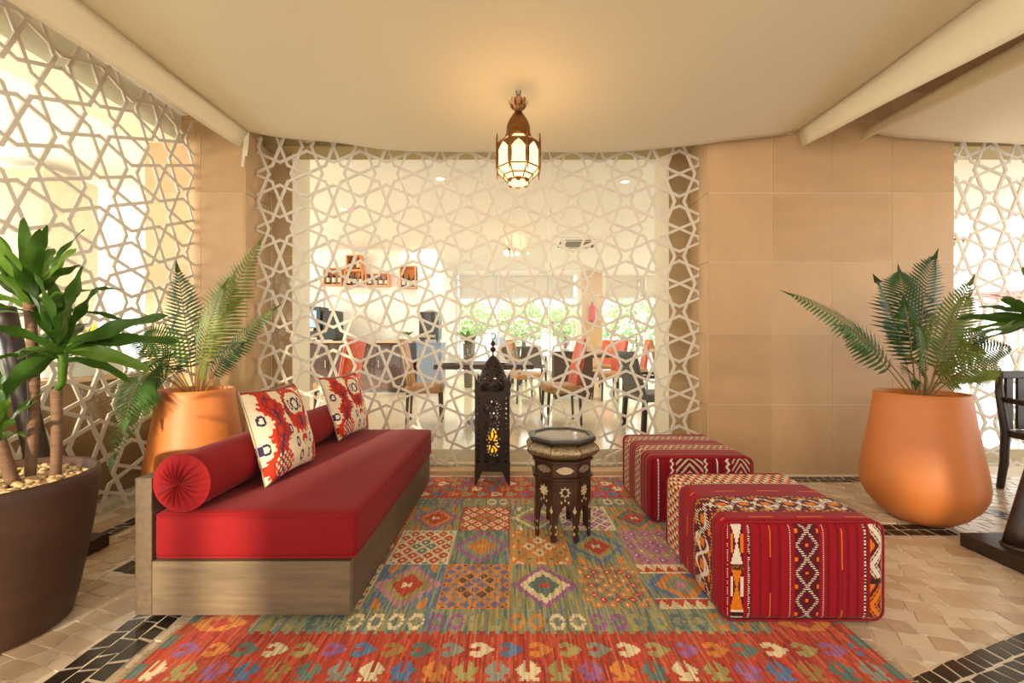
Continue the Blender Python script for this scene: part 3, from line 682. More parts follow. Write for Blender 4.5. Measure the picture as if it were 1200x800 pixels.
# ================================================================== POUFS
PC = dict(red=lc(152, 13, 30), dk=lc(122, 9, 25), mar=lc(96, 16, 30), white=lc(226, 212, 190), orange=lc(222, 122, 18), blackc=lc(52, 28, 26), yel=lc(196, 150, 60), pink=lc(190, 30, 60))
def pouf_near(f, u, v, rs):
    x = u+.332; h = v+.21        # metres from the left and from the floor
    if f == '-y':
        x = u+.332
        dot = math.sin(h*2*PI/.0085) > -.2
        def at(c, w): return abs(x-c) < w/2
        if at(.014, .006) or at(.102, .007): return PC['white'] if dot and rs.rand() > .2 else PC['blackc']
        if .028 < x < .078:
            a = abs(x-.053)/.025; hh = (.40-h)
            k = (hh-.07)/.085 if hh < .155 else (hh-.245)/.085
            wv = min(1, abs(k)*.85+.12)
            if .155 < hh < .178: return PC['blackc'] if (rs.rand() > .35) else PC['brownish']
            if hh > .338: return PC['blackc'] if math.sin(hh*180) > -.3 else PC['white']
            if a < wv: return PC['white'] if hh < .16 else PC['orange']
            if a > .55 and abs(k) < .45: return PC['orange'] if hh < .15 else PC['white']
            return PC['mar']
        if at(.188, .0035): return PC['orange'] if (math.sin(h*23) > .1) else PC['dk']
        if at(.478, .0035): return PC['orange'] if (math.sin(h*19+2) > 0) else PC['dk']
        if at(.268, .0055) or at(.400, .0055): return PC['white'] if dot else PC['dk']
        if .287 < x < .383:
            a = (x-.335)/.048; per = .112; k = ((h+.012)/per) % 1; d = abs(abs(a)-abs(2*k-1)*.92)
            if d < .15 and abs(a) < .98: return PC['white'] if (math.sin(h*740) > -.5) else PC['blackc']
            if abs(a) < .13 and abs(k-.0) < .05 or abs(a) < .13 and k > .95: return PC['orange']
            if abs(a) > .8 and abs(k-.5) < .07: return PC['orange']
            if abs(a) < .12 and abs(2*k-1) > .92: return PC['orange']
            return PC['mar']
        if at(.570, .008): return PC['white'] if math.sin(h*2*PI/.014) > .1 else PC['blackc']
        if x > .592:
            a = (x-.626)/.034; k = (h/.16) % 1; low = h < .19
            c1 = PC['orange'] if low else PC['white']; d = abs(a-(abs(2*k-1)*1.7-.85))
            if .165 < h < .185: return PC['blackc']
            if d < .34: return c1
            if .5 < d < .68: return c1
            if d > 1.2: return PC['orange']
            return PC['mar']
        if abs(x-.33) > .12 and rs.rand() < .002: return PC['pink']
        return PC['red'] if math.sin(x*160) > -.6 else PC['dk']
    if f in ('-x', '+z', '+x'):
        if f == '-x': d = -u+.3195; l = h          # d: metres back from the front
        elif f == '+x': d = u+.3195; l = h
        else: d = v+.3195; l = u
        if .095 < d < .265:
            a = (d-.18)/.085
            if abs(abs(a)-.9+.10*math.sin(l*2*PI/.16)) < .06: return PC['yel'] if math.sin(l*700) > -.4 else PC['blackc']
            w1 = .62*math.sin(l*2*PI/.20); w2 = -w1
            if abs(a-w1) < .13 or abs(a-w2) < .13: return PC['white'] if math.sin(l*560) > -.6 else PC['blackc']
            if abs(a-w1*.55) < .08: return PC['white']
            if abs(a) < .22 and abs(math.sin(l*2*PI/.20)) > .8: return PC['orange']
            if abs(a) > .62 and abs(a) < .8: return PC['orange'] if math.sin(l*2*PI/.1) > .2 else PC['mar']
            return PC['mar']
        if .44 < d < .60:
            a = (d-.52)/.08
            if abs(a) > .9: return PC['white'] if math.sin(l*500) > 0 else PC['blackc']
            k = int((a+1)*2.5); ph = (l/.05+k*.5) % 1
            if ph < .34: return PC['white']
            return PC['orange'] if ph < .72 else PC['mar']
        if abs(d-.335) < .002 or abs(d-.05) < .002: return PC['orange'] if math.sin(l*31) > 0 else PC['red']
        return PC['red'] if math.sin(d*240) > -.7 else PC['dk']
    return PC['dk']
PC['brownish'] = lc(150, 84, 24)
def pouf_far(f, u, v, rs):
    h = v+.205
    if f == '-y':
        x = u+.33; dk = lc(118, 8, 22)
        if abs(x-.055) < .004: return PC['white'] if math.sin(h*600) > -.5 else dk
        for c, wv in ((.14, .006), (.352, .006), (.49, .008)):
            if abs(x-c-.006*math.sin(h*2*PI/.04)) < wv: return PC['white']
        if abs(x-.425) < .003: return PC['white']
        if .165 < x < .335 or .515 < x < .63:
            a = (x-.25)/.085 if x < .4 else (x-.572)/.058
            w1 = ((h/.09+abs(a)) % .5)
            return lc(196, 182, 152) if w1 < .2 else dk
        return dk if math.sin(x*130) > 0 else lc(132, 10, 26)
    if f in ('-x', '+z', '+x'):
        if f == '-x': d = -u+.325; l = h
        elif f == '+x': d = u+.325; l = h
        else: d = v+.325; l = u
        for c0, w_ in ((.235, .065), (.505, .07)):
            if abs(d-c0) < w_:
                a = (d-c0)/w_
                if abs(abs(a)-.85) < .09: return lc(196, 170, 130)
                k = (l/.085) % 1
                if abs(a-(abs(2*k-1)*1.1-.55)) < .2 or abs(a+(abs(2*k-1)*1.1-.55)) < .14: return lc(206, 186, 146)
                return lc(150, 44, 44)
        for c0 in (.07, .13, .335, .37, .405):
            if abs(d-c0) < .0035: return lc(196, 110, 90)
        return PC['red']*.92 if math.sin(d*120) > -.5 else lc(120, 10, 26)
    return PC['dk']
def pouf(label, cx, cy, hx, hy, hz, fn, z0):
    t = empty('square_pouf', (cx, cy, z0), 0, label, 'pouf'); mb, ids, uv = rbox(hx, hy, hz, .045, {'-y': .0042, '-x': .0055, '+z': .0065, '+y': .02, '-z': .03, '+x': .008, '*': .01}, .006)
    rs = np.random.RandomState(3); cs = np.array([fn(f, *q, rs) for f, q in zip(ids, uv)]); cs = cs*(1+.16*(rs.rand(len(cs), 1)-.5))
    mb.v = [(p[0], p[1], p[2]+hz) for p in mb.v]
    o = mb.build('woven_cover', pouf_m, t, smooth=True, cols=np.clip(cs, 0, 1)); weld(o)
    for y in (-hy+.006, hy-.006):
        pts = []; r_ = .045; s = 1 if y > 0 else -1
        for sx, sz, a0 in ((1, 1, 0), (-1, 1, 90), (-1, -1, 180), (1, -1, 270)):
            for k in range(5):
                a = math.radians(a0+k*22.5); pts.append((sx*(hx-r_)+r_*.9*math.cos(a), y+s*-.008, hz+sz*(hz-r_)+r_*.9*math.sin(a)))
        MB().tube(pts, .0045, 6, closed=True).build('seam', M('pouf_seam', (150, 12, 30), .9), t, smooth=True)
pouf('red kilim square pouf with white beaded diamond chain on its front face', 1.188, 1.995, .332, .3195, .205, pouf_near, RZ)
pouf('red kilim square pouf with cream zigzags, beside the octagonal table', 1.195, 2.925, .33, .325, .207, pouf_far, RZ)
# ================================================================== OCTAGONAL SIDE TABLE
tb = empty('octagonal_table', (.30, 2.505, RZ), PI/8, 'dark carved octagonal side table with bone inlay and glass top', 'table')
def octo(prof, name, m, parent=tb, n=8, ph=0, cap=False, smooth=False): return MB().lathe(prof, n, ph=ph, cap=cap).build(name, m, parent, smooth=smooth)
octo([(.19, .556), (.205, .56), (.208, .572), (.205, .585), (.172, .587), (.168, .578), (.168, .570)], 'top_rim', darkwood)
octo([(.001, .574), (.168, .574), (.168, .578), (.001, .578)], 'glass_top', M('table_glass', (150, 146, 128), .08, spec=.8))
bel = [(.178, .556)]+[(.178+.046*math.sin(PI*k/10)**.8, .556-.088*k/10) for k in range(1, 10)]+[(.180, .468)]
bm_b = octo(bel, 'pierced_metal_belly', steel, smooth=False)
for k in range(8):
    a = 2*PI*k/8; MB().tube([(r*math.cos(a)*1.004, r*math.sin(a)*1.004, z) for r, z in bel], .003, 5).build('belly_rib', brass, bm_b)
octo([(.178, .466), (.192, .462), (.192, .450), (.176, .444)], 'moulding', inlaywood)
octo([(.176, .446), (.176, .368)], 'frieze', inlaywood)
octo([(.176, .370), (.190, .364), (.190, .352), (.178, .346)], 'moulding', inlaywood)
ap = .176*math.cos(PI/8); sw = .176*math.sin(PI/8)
def arch_panel():
    h = .35; w2 = sw; lw = .026; pts = [(-w2, h), (-w2, 0.0), (-w2+.016, 0), (-w2+lw*.8, .02), (-w2+lw*.75, .07), (-w2+lw, .11), (-w2+lw*1.15, .14), (-w2*.45, .165), (-w2*.28, .186), (0, .212)]
    return pts+[(-x, z) for x, z in reversed(pts[:-1])]
for k in range(8):
    a = 2*PI*(k+.5)/8; nr = Vector((math.cos(a), math.sin(a), 0)); u = Vector((-math.sin(a), math.cos(a), 0)); o = nr*(ap-.012)
    pn = MB().prism(arch_panel(), o, u, (0, 0, 1), nr, .012).build('arched_leg_panel', inlaywood, tb)
    P = lambda x, z: nr*(ap+.0004)+u*x+Vector((0, 0, z))
    loz = MB().prism([(-.052, 0), (-.03, .016), (0, .022), (.03, .016), (.052, 0), (.03, -.016), (0, -.022), (-.03, -.016)], P(0, .408), u, (0, 0, 1), nr, .002)
    loz.build('lozenge_inlay', inlay if k % 2 else steel, tb)
    star = [((.034 if i % 2 == 0 else .021)*math.cos(PI*i/8), (.034 if i % 2 == 0 else .021)*math.sin(PI*i/8)) for i in range(16)]
    s_ = MB().prism(star, P(0, .285), u, (0, 0, 1), nr, .002).build('star_inlay', inlay, pn)
    if k % 2: MB().prism([(.015*math.cos(PI*i/8), .018*math.sin(PI*i/8)) for i in range(16)], P(0, .285)+nr*.002, u, (0, 0, 1), nr, .002).build('medallion', darkwood, tb)
    for x, z in ((-.052, .05), (.052, .05), (-.052, .09), (.052, .09), (0, .24), (-.02, .228), (.02, .228)):
        MB().prism([(.0055*math.cos(PI*i/4), .008*math.sin(PI*i/4)) for i in range(8)], P(x, z), u, (0, 0, 1), nr, .0015).build('dot_inlay', inlay, pn)
    MB().prism([(-.004, 0), (0, .02), (.004, 0), (.012, -.012), (0, -.03), (-.012, -.012)], P(sw*.82, .19), u, (0, 0, 1), nr, .0015).build('leaf_inlay', inlay, pn)
# ================================================================== FLOOR LANTERN (pierced iron)
fl = empty('floor_lantern', (-.157, 3.42, .009), 0, 'tall pierced black iron floor lantern with onion dome', 'lantern')
HW = .138
def pierce(u, z):            # u -1..1 across the face, z metres in the body .10..735
    for zc, rad in ((.60, .085), (.47, .075), (.335, .085), (.215, .075)):
        x = u*HW; d = math.hypot(x, z-zc); a = math.atan2(z-zc, x)
        if rad*.28 < d < rad*.9:
            if math.cos(a*12) > -.05 and rad*.45 < d < rad*.88: return True
            if math.cos(a*6+1) > .1 and d < rad*.42: return True
        if d < rad*.12: return False
    gx, gz = (u*HW+.2) % .036-.018, z % .042-.021
    if abs(u) > .62 and abs(u) < .9 and gx*gx+gz*gz < .0095**2 and .16 < z < .70: return True
    return False
def face_panel(k, name):
    a = k*PI/2-PI/2; nr = Vector((math.cos(a), math.sin(a), 0)); u = Vector((-math.sin(a), math.cos(a), 0)); mb = MB(); nu, nz = 64, 140
    z0, z1 = .115, .735
    for j in range(nz+1):
        for i in range(nu+1): mb.v.append(tuple(nr*HW+u*(-HW+2*HW*i/nu)+Vector((0, 0, z0+(z1-z0)*j/nz))))
    for j in range(nz):
        for i in range(nu):
            if pierce(-1+2*(i+.5)/nu, z0+(z1-z0)*(j+.5)/nz): continue
            b = j*(nu+1)+i; mb.f.append((b, b+1, b+nu+2, b+nu+1))
    return mb.build(name, iron, fl)
for k in range(4):
    face_panel(k, 'pierced_side')
    a = k*PI/2+PI/4; c = Vector((math.cos(a), math.sin(a), 0))*HW*math.sqrt(2)
    sx = 1 if c.x > 0 else -1; sy = 1 if c.y > 0 else -1
    MB().add([(c.x, c.y, .118), (c.x, c.y, 0), (c.x-sx*.012, c.y, 0), (c.x-sx*.062, c.y, .118), (c.x, c.y-sy*.012, 0), (c.x, c.y-sy*.062, .118)], [(0, 1, 2, 3), (0, 1, 4, 5)]).build('pointed_leg', iron, fl, solid=.006)
    MB().add([(c.x, c.y, .742), (c.x, c.y, .87), (c.x-sx*.055, c.y, .742), (c.x, c.y-sy*.055, .742)], [(0, 1, 2), (0, 1, 3)]).build('corner_spike', iron, fl, solid=.004)
MB().box(-HW-.006, HW+.006, -HW-.006, HW+.006, .735, .744).build('roof_plate', iron, fl)
MB().box(-HW, HW, -HW, HW, .108, .115).build('bottom_plate', iron, fl)
dome = MB(); n_, m_ = 64, 44
dp = lambda t: (.120*(math.cos(t*PI/2)**.62)*(1+.10*math.sin(PI*min(1, t*2.2))), .744+.285*t)
for j in range(m_+1):
    r, z = dp(j/m_)
    for i in range(n_): dome.v.append((r*math.cos(2*PI*i/n_), r*math.sin(2*PI*i/n_), z))
for j in range(m_):
    for i in range(n_):
        if 3 < j < 34 and (math.sin(j*.9)*math.cos(i*PI/4*1.0+j*.35) > .62): continue
        dome.f.append((j*n_+i, j*n_+(i+1) % n_, (j+1)*n_+(i+1) % n_, (j+1)*n_+i))
dome.build('onion_dome', iron, fl, smooth=True)
fin = MB().lathe([(.008, 1.02), (.006, 1.05), (.02, 1.068), (.026, 1.078), (.02, 1.088), (.006, 1.10), (.018, 1.115), (.022, 1.124), (.016, 1.134), (.004, 1.148), (.003, 1.165)], 12)
fin.build('finial', iron, fl, smooth=True)
MB().tube([(.0+.022*math.sin(t)*(1 if True else 1), 0, 1.185-.022*math.cos(t)) for t in [k*.35 for k in range(0, 15)]], .0038, 6).build('hook', iron, fl, smooth=True)
MB().lathe([(.02, .23), (.034, .24), (.034, .36), (.024, .40), (.006, .41)], 16).build('candle_glass', amber, fl, smooth=True)
# ================================================================== HANGING LANTERN
hl = empty('hanging_lantern', (.04, 2.64, 2.14), 0, 'lit octagonal brass and glass lantern hanging from the canopy', 'lantern')
def ring8(r, z, rad, name, parent=hl):
    return MB().tube([(r*math.cos(2*PI*(k+.5)/8), r*math.sin(2*PI*(k+.5)/8), z) for k in range(8)], rad, 6, closed=True).build(name, brass, parent)
LV = [(.070, .030), (.098, .062), (.140, .100), (.140, .252), (.082, .300)]     # radius, height: bottom, lower slope, body, upper slope
for r, z in LV: ring8(r, z, .0055, 'frame_ring')
for k in range(8):
    a0 = 2*PI*(k+.5)/8; a1 = 2*PI*(k+1.5)/8
    pt = lambda r, z, a: (r*math.cos(a), r*math.sin(a), z)
    for (r0, z0), (r1, z1) in zip(LV, LV[1:]):
        MB().add([pt(r0*.985, z0, a0), pt(r0*.985, z0, a1), pt(r1*.985, z1, a1), pt(r1*.985, z1, a0)], [(0, 1, 2, 3)]).build('lit_pane', lamppane, hl)
    MB().tube([pt(.144, .058, a0), pt(.146, .10, a0), pt(.146, .27, a0), pt(.144, .31, a0)], [.003, .006, .006, .003], 6).build('corner_post', brass, hl)
    for (r0, z0), (r1, z1) in ((LV[0], LV[1]), (LV[1], LV[2]), (LV[3], LV[4])):
        MB().tube([pt(r0, z0, a0), pt(r1, z1, a0)], .0045, 6).build('frame_bar', brass, hl)
    # pierced arch plate on each side pane
    am = (a0+a1)/2; nr = Vector((math.cos(am), math.sin(am), 0)); u = Vector((-math.sin(am), math.cos(am), 0)); hw_ = .140*math.sin(PI/8)*.93; rad = .140*math.cos(PI/8)+.003
    out = [(-hw_, .248), (hw_, .248), (hw_, .105), (hw_*.84, .105), (hw_*.80, .16), (hw_*.84, .20), (hw_*.45, .224), (0, .242), (-hw_*.45, .224), (-hw_*.84, .20), (-hw_*.80, .16), (-hw_*.84, .105), (-hw_, .105)]
    MB().prism(out, nr*rad, u, (0, 0, 1), nr, .002).build('arch_plate', brass, hl)
    MB().prism([(-.02, .036), (.02, .036), (.014, .014), (0, .008), (-.014, .014)], nr*.072, u, (0, 0, 1), nr, .002).build('base_petal', brass, hl)
MB().lathe([(.001, .018), (.066, .018), (.070, .030)], 8, ph=PI/8).build('bottom_glass', lamppane, hl)
MB().lathe([(.083, .300), (.086, .310), (.080, .328), (.074, .336), (.076, .346), (.074, .380), (.06, .415), (.04, .448), (.028, .462), (.024, .475), (.034, .50), (.044, .52), (.048, .528)], 24).build('dome', brass, hl, smooth=True)
for k in range(8):
    a = 2*PI*k/8; MB().prism([(-.012, 0), (.012, 0), (.016, .03), (0, .045), (-.016, .03)], Vector((math.cos(a)*.044, math.sin(a)*.044, .505)), (-math.sin(a), math.cos(a), 0), Vector((math.cos(a)*.35, math.sin(a)*.35, .94)), (math.cos(a), math.sin(a), 0), .002).build('crown_leaf', brass, hl)
MB().lathe([(.014, .47), (.012, .54), (.022, .55), (.024, .56), (.012, .575), (.006, .585)], 16).build('finial', darkwood, hl, smooth=True)
MB().tube([(.014*math.cos(t), 0, .60+.022*math.sin(t)) for t in [2*PI*k/16 for k in range(16)]], .003, 6, closed=True).build('hanging_ring', brass, hl)
pl = bpy.data.lights.new('lantern_bulb', 'POINT'); pl.energy = 24; pl.color = (1, .70, .36); pl.shadow_soft_size = .12
po = bpy.data.objects.new('lantern_bulb', pl); col.objects.link(po); po.parent = hl; po.location = (0, 0, .18)
# ================================================================== PLANTS
def bez(a, b, c, t): return Vector(a)*(1-t)**2+Vector(b)*2*t*(1-t)+Vector(c)*t*t
def frond(parent, org, base, mid, tip, wd, m, n=30, t0=.22, roll=0.0):
    n = int(n*.80); wd = wd*1.3
    base, mid, tip = map(Vector, (base, mid, tip)); o = Vector(org); mb = MB()
    pts = [bez(base, mid, tip, k/24)-o for k in range(25)]
    for k in range(n):
        t = t0+(1-t0)*k/n; p = bez(base, mid, tip, t); d = (bez(base, mid, tip, min(1, t+.02))-bez(base, mid, tip, max(0, t-.02))).normalized()
        sd_ = d.cross(Vector((0, -.85, .5))); sd_ = sd_.normalized() if sd_.length > .15 else d.cross(Vector((1, 0, 0))).normalized()
        sd_ = Matrix.Rotation(roll, 3, d) @ sd_; nn = sd_.cross(d).normalized()
        s_ = (t-t0)/(1-t0); L = wd*(min(1, .45+s_*2.6))*(1-s_**2.2)*R.uniform(.86, 1.1)+.012
        wv = (1-t0)*((tip-base).length+(mid-base).length+(tip-mid).length)*.5/n*.33
        for s in (-1, 1):
            dr = (sd_*s*.90+d*(.30+.5*s_)-nn*.10+Vector((0, 0, -.10))).normalized(); q = p+dr*L; mdp = p+dr*(L*.45)+nn*.006; ac = d*wv
            b_ = len(mb.v); mb.v += [tuple(x-o) for x in (p-ac*.7, p+ac*.7, mdp+ac*1.15, p+dr*(L*.78)+ac*.6, q, p+dr*(L*.78)-ac*.6-nn*.003, mdp-ac*1.15)]
            mb.f += [(b_, b_+1, b_+2, b_+6), (b_+6, b_+2, b_+3, b_+5), (b_+5, b_+3, b_+4)]
    d = (tip-mid).normalized(); sd_ = d.cross(Vector((0, 0, 1))).normalized(); b_ = len(mb.v)
    mb.v += [tuple(x-o) for x in (tip-d*.02-sd_*.022, tip+d*.075, tip-d*.02+sd_*.022)]; mb.f.append((b_, b_+1, b_+2))
    f = mb.build('frond', m, parent)
    MB().tube(pts, [.0045-.0028*k/24 for k in range(25)], 5).build('rachis', stem_m, f)
def gravel(parent, r, z, n, size, m, name):
    mb = MB()
    for k in range(n):
        rr_ = r*math.sqrt(R.random()); a = R.uniform(0, 2*PI); s = size*R.uniform(.7, 1.25)
        mb.ball((rr_*math.cos(a), rr_*math.sin(a), z+R.uniform(-.3, .35)*size), s, 6, 4, (R.uniform(.8, 1.2), R.uniform(.7, 1.1), R.uniform(.5, .8)))
    tag(mb.build(name, m, parent, smooth=True), kind='stuff')
TP = [(.001, 0), (.12, .0), (.15, .010), (.215, .06), (.272, .13), (.303, .20), (.309, .26), (.302, .33), (.278, .48), (.252, .64), (.235, .78), (.233, .818), (.226, .824), (.215, .818), (.213, .76), (.001, .755)]
def fern_pot(label, x, y, fr_, sc_=1.0):
    t = empty('potted_fern', (x, y, .0005), 0, label, 'plant'); MB().lathe([(r*sc_, z) for r, z in TP], 56).build('pot', terra, t, smooth=True)
    MB().lathe([(.001, .775), (.212*sc_, .775)], 24).build('soil', gravel_m, t)
    gravel(t, .200*sc_, .785, 700, .010, gravel_m, 'gravel')
    o = (x, y, .0005)
    for (bx, by), mid, tip, wd, mm, n, t0, roll in fr_: frond(t, o, (x+bx, y+by, .77), mid, tip, wd, mm, n, t0, roll)
    return t
rx, ry = 2.64, 2.677
fern_pot('terracotta potted fern standing in front of the stone tile wall', rx, ry, [
    ((-.02, .0), (2.28, 2.62, 1.24), (1.76, 2.62, 1.45), .135, fern_c, 34, .34, .15),
    ((-.02, .03), (2.35, 2.75, 1.18), (2.10, 2.66, 1.25), .12, fern_c, 22, .28, -.15),
    ((.0, .03), (2.56, 2.8, 1.42), (2.40, 2.72, 1.55), .15, fern_a, 30, .25, .5),
    ((.02, .02), (2.72, 2.78, 1.42), (2.86, 2.80, 1.72), .17, fern_a, 34, .28, .2),
    ((.01, .03), (2.66, 2.8, 1.42), (2.66, 2.84, 1.62), .17, fern_a, 30, .28, -.3),
    ((.03, -.02), (2.72, 2.6, 1.20), (2.88, 2.6, 1.52), .15, fern_b, 32, .28, .35),
    ((.02, -.02), (2.66, 2.55, 1.20), (2.76, 2.5, 1.42), .13, fern_b, 28, .28, -.4),
    ((-.01, -.03), (2.54, 2.52, 1.02), (2.38, 2.45, 1.02), .11, fern_b, 24, .3, .3),
    ((.0, -.03), (2.52, 2.5, 1.12), (2.36, 2.42, 1.25), .12, fern_c, 26, .3, .1),
    ((-.02, .0), (2.5, 2.6, 1.22), (2.42, 2.55, 1.38), .13, fern_a, 26, .3, -.3),
    ((.02, -.03), (2.74, 2.5, 1.05), (2.84, 2.40, .98), .11, fern_b, 24, .3, .2),
    ((.04, .0), (2.85, 2.65, 1.10), (3.16, 2.62, 1.11), .12, fern_a, 30, .3, .2),
    ((.04, .02), (2.85, 2.7, 1.15), (3.1, 2.72, 1.22), .12, fern_a, 28, .3, -.3),
    ((.02, -.02), (2.66, 2.5, 1.12), (2.60, 2.30, 1.12), .11, fern_b, 24, .3, .0),
    ((-.02, -.02), (2.5, 2.56, .98), (2.42, 2.48, .90), .10, fern_a, 20, .35, .2),
    ((.0, -.03), (2.62, 2.5, 1.0), (2.66, 2.38, .92), .09, fern_b, 20, .35, .1)])
lx, ly = -2.183, 2.869
fern_pot('terracotta potted fern behind the daybed beside the lattice screens', lx, ly, [
    ((.03, .0), (-2.05, 2.85, 1.35), (-1.74, 2.86, 1.84), .13, fern_b, 38, .28, .25),
    ((-.02, .0), (-2.28, 2.9, 1.25), (-2.36, 2.92, 1.66), .13, fern_a, 34, .22, .15),
    ((.03, .02), (-2.0, 2.92, 1.15), (-1.66, 2.90, 1.38), .11, fern_c, 32, .3, -.1),
    ((.02, -.03), (-2.06, 2.75, 1.25), (-1.92, 2.76, 1.52), .15, fern_b, 34, .25, -.2),
    ((.0, .02), (-2.12, 2.95, 1.35), (-2.0, 2.97, 1.62), .14, fern_b, 32, .25, .4),
    ((-.03, -.04), (-2.42, 2.66, 1.22), (-2.36, 2.44, .44), .23, fern_c, 42, .28, .2),
    ((-.02, -.03), (-2.36, 2.6, 1.12), (-2.26, 2.42, .68), .20, fern_c, 32, .28, -.2),
    ((-.04, .0), (-2.42, 2.85, 1.05), (-2.60, 2.82, 1.18), .06, fern_a, 20, .6, .3),
    ((.02, -.03), (-2.02, 2.65, 1.05), (-1.90, 2.60, 1.02), .11, fern_b, 24, .3, .2),
    ((.04, .0), (-1.98, 2.8, 1.08), (-1.80, 2.78, 1.14), .11, fern_a, 24, .3, .1),
    ((-.01, -.02), (-2.25, 2.7, 1.15), (-2.30, 2.62, 1.22), .13, fern_c, 26, .3, .3),
    ((.0, -.04), (-2.2, 2.58, 1.15), (-2.16, 2.45, 1.0), .13, fern_a, 26, .3, .0)], .95)
def leaf(parent, org, base, dirv, L, wd, droop, m, twist=0.0):
    base = Vector(base); d = Vector(dirv).normalized(); o = Vector(org); tip = base+d*L+Vector((0, 0, -droop*.8)); mid = base+d*L*.5+Vector((0, 0, .045*L)); n = 14; mb = MB()
    for k in range(n+1):
        t = k/n; p = bez(base, mid, tip, t); tg = (bez(base, mid, tip, min(1, t+.03))-bez(base, mid, tip, max(0, t-.03))).normalized()
        sd_ = tg.cross(Vector((0, 0, 1))); sd_ = sd_.normalized() if sd_.length > .1 else Vector((1, 0, 0))
        sd_ = Matrix.Rotation(twist+.25*math.sin(t*4), 3, tg) @ sd_; nn = sd_.cross(tg)
        ww = wd*(.20+.80*math.sin(PI*min(1, t*.92+.08))**.8)*(1 if t < .97 else .25); wav = .010*math.sin(t*16)*wd/.08
        mb.v += [tuple(p-sd_*ww/2+nn*(ww*.16+wav)-o), tuple(p-sd_*ww*.06+nn*.002-o), tuple(p+sd_*ww*.06+nn*.002-o), tuple(p+sd_*ww/2+nn*(ww*.16-wav)-o)]
    mb.f = [(k*4+i, k*4+i+1, k*4+i+5, k*4+i+4) for k in range(n) for i in range(3)]
    return mb.build('leaf', m, parent, smooth=True)
BP = [(.001, 0), (.215, 0), (.238, .012), (.258, .10), (.285, .26), (.308, .42), (.320, .56), (.321, .60), (.314, .612), (.298, .606), (.292, .57), (.001, .565)]
dp_ = (-2.07, 1.63, .0005); dr = empty('potted_dracaena', dp_, 0, 'dracaena with three canes in a large dark brown pot', 'plant')
MB().lathe(BP, 56).build('pot', brownpot, dr, smooth=True); MB().lathe([(.001, .57), (.291, .57)], 24).build('soil', gravel_m, dr)
gravel(dr, .275, .580, 700, .0145, pebble_m, 'pebbles')
def cane(pts, r): MB().tube([Vector(p)-Vector(dp_) for p in pts], [r*(1.06 if k % 2 else 1) for k in range(len(pts))], 10).build('cane', cane_m, dr, smooth=True)
def canepts(a, b, n=16, bend=.02):
    a = Vector(a); b = Vector(b); return [a.lerp(b, k/n)+Vector((bend*math.sin(PI*k/n), 0, 0)) for k in range(n+1)]
cane(canepts((-2.005, 1.72, .575), (-1.985, 1.70, 1.32)), .0175)
cane(canepts((-1.925, 1.745, .575), (-1.905, 1.73, .95), 10, .005), .0175)
cane(canepts((-1.985, 1.65, .575), (-2.02, 1.63, .76), 6, 0), .020)
def crown(c, specs, org=dp_, par=None):
    for (dx, dy, dz), L, wd, dro, mm, tw in specs: leaf(par or dr, org, Vector(c)+Vector((R.uniform(-.01, .01), R.uniform(-.01, .01), R.uniform(-.04, .04))), (dx, dy, dz), L, wd, dro, mm, tw)
A0, Y0 = leaf_m, leaf_y
def fan(c, n, el0, el1, L0, L1, wd, seed, org=dp_, par=None, az=None):
    rs = random.Random(seed)
    for k in range(n):
        a = (k*2.399+rs.uniform(-.3, .3)) if az is None else rs.uniform(*az); t = k/max(1, n-1); el = math.radians(el0+(el1-el0)*t+rs.uniform(-8, 8)); L = L0+(L1-L0)*rs.random()
        leaf(par or dr, org, Vector(c)+Vector((.012*math.cos(a), .012*math.sin(a), -.10*t+.05)), (math.cos(a)*math.cos(el), math.sin(a)*math.cos(el), math.sin(el)), L, wd*rs.uniform(.8, 1.15), .02+.10*t, A0 if rs.random() < .72 else Y0, rs.uniform(-.6, .6))
fan((-1.985, 1.70, 1.31), 18, 80, 8, .24, .37, .050, 4)
leaf(dr, dp_, (-1.985, 1.70, 1.32), (.55, -.05, .62), .38, .06, .0, A0, .6); leaf(dr, dp_, (-1.985, 1.70, 1.32), (-.40, -.05, .75), .36, .065, .0, A0, -.5)
MB().tube([Vector(p)-Vector(dp_) for p in ((-1.905, 1.73, .94), (-1.87, 1.72, .98), (-1.855, 1.71, 1.06), (-1.85, 1.70, 1.20))], [.010, .013, .016, .018], 8).build('green_shoot', leaf_y, dr, smooth=True)
fan((-1.85, 1.70, 1.12), 14, 82, 0, .22, .34, .050, 9)
for dv, L, wd, dro, mm, tw in (((1, -.02, .30), .47, .070, .0, A0, .9), ((.98, -.1, -.10), .40, .060, .06, Y0, .9), ((.36, -.1, .95), .34, .07, -.02, A0, .4), ((-.30, -.25, .9), .38, .09, -.02, A0, -.4), ((.85, .1, .12), .46, .06, .05, A0, .7), ((-.75, -.2, -.15), .40, .07, .06, A0, -.6), ((-.55, -.2, -.5), .26, .075, .05, A0, .5)): leaf(dr, dp_, (-1.85, 1.70, 1.12), dv, L, wd, dro, mm, tw)
fan((-2.02, 1.63, .79), 8, 85, 20, .16, .26, .04, 3)
crown((-2.02, 1.63, .77), [((.35, -.2, .75), .20, .05, .03, Y0, .2), ((-.55, -.2, .6), .26, .06, .05, A0, 0), ((-.1, -.6, .8), .24, .06, .02, A0, .3), ((.5, .3, .7), .18, .05, .02, Y0, 0), ((-.4, .3, 1), .3, .06, 0, A0, 0)])
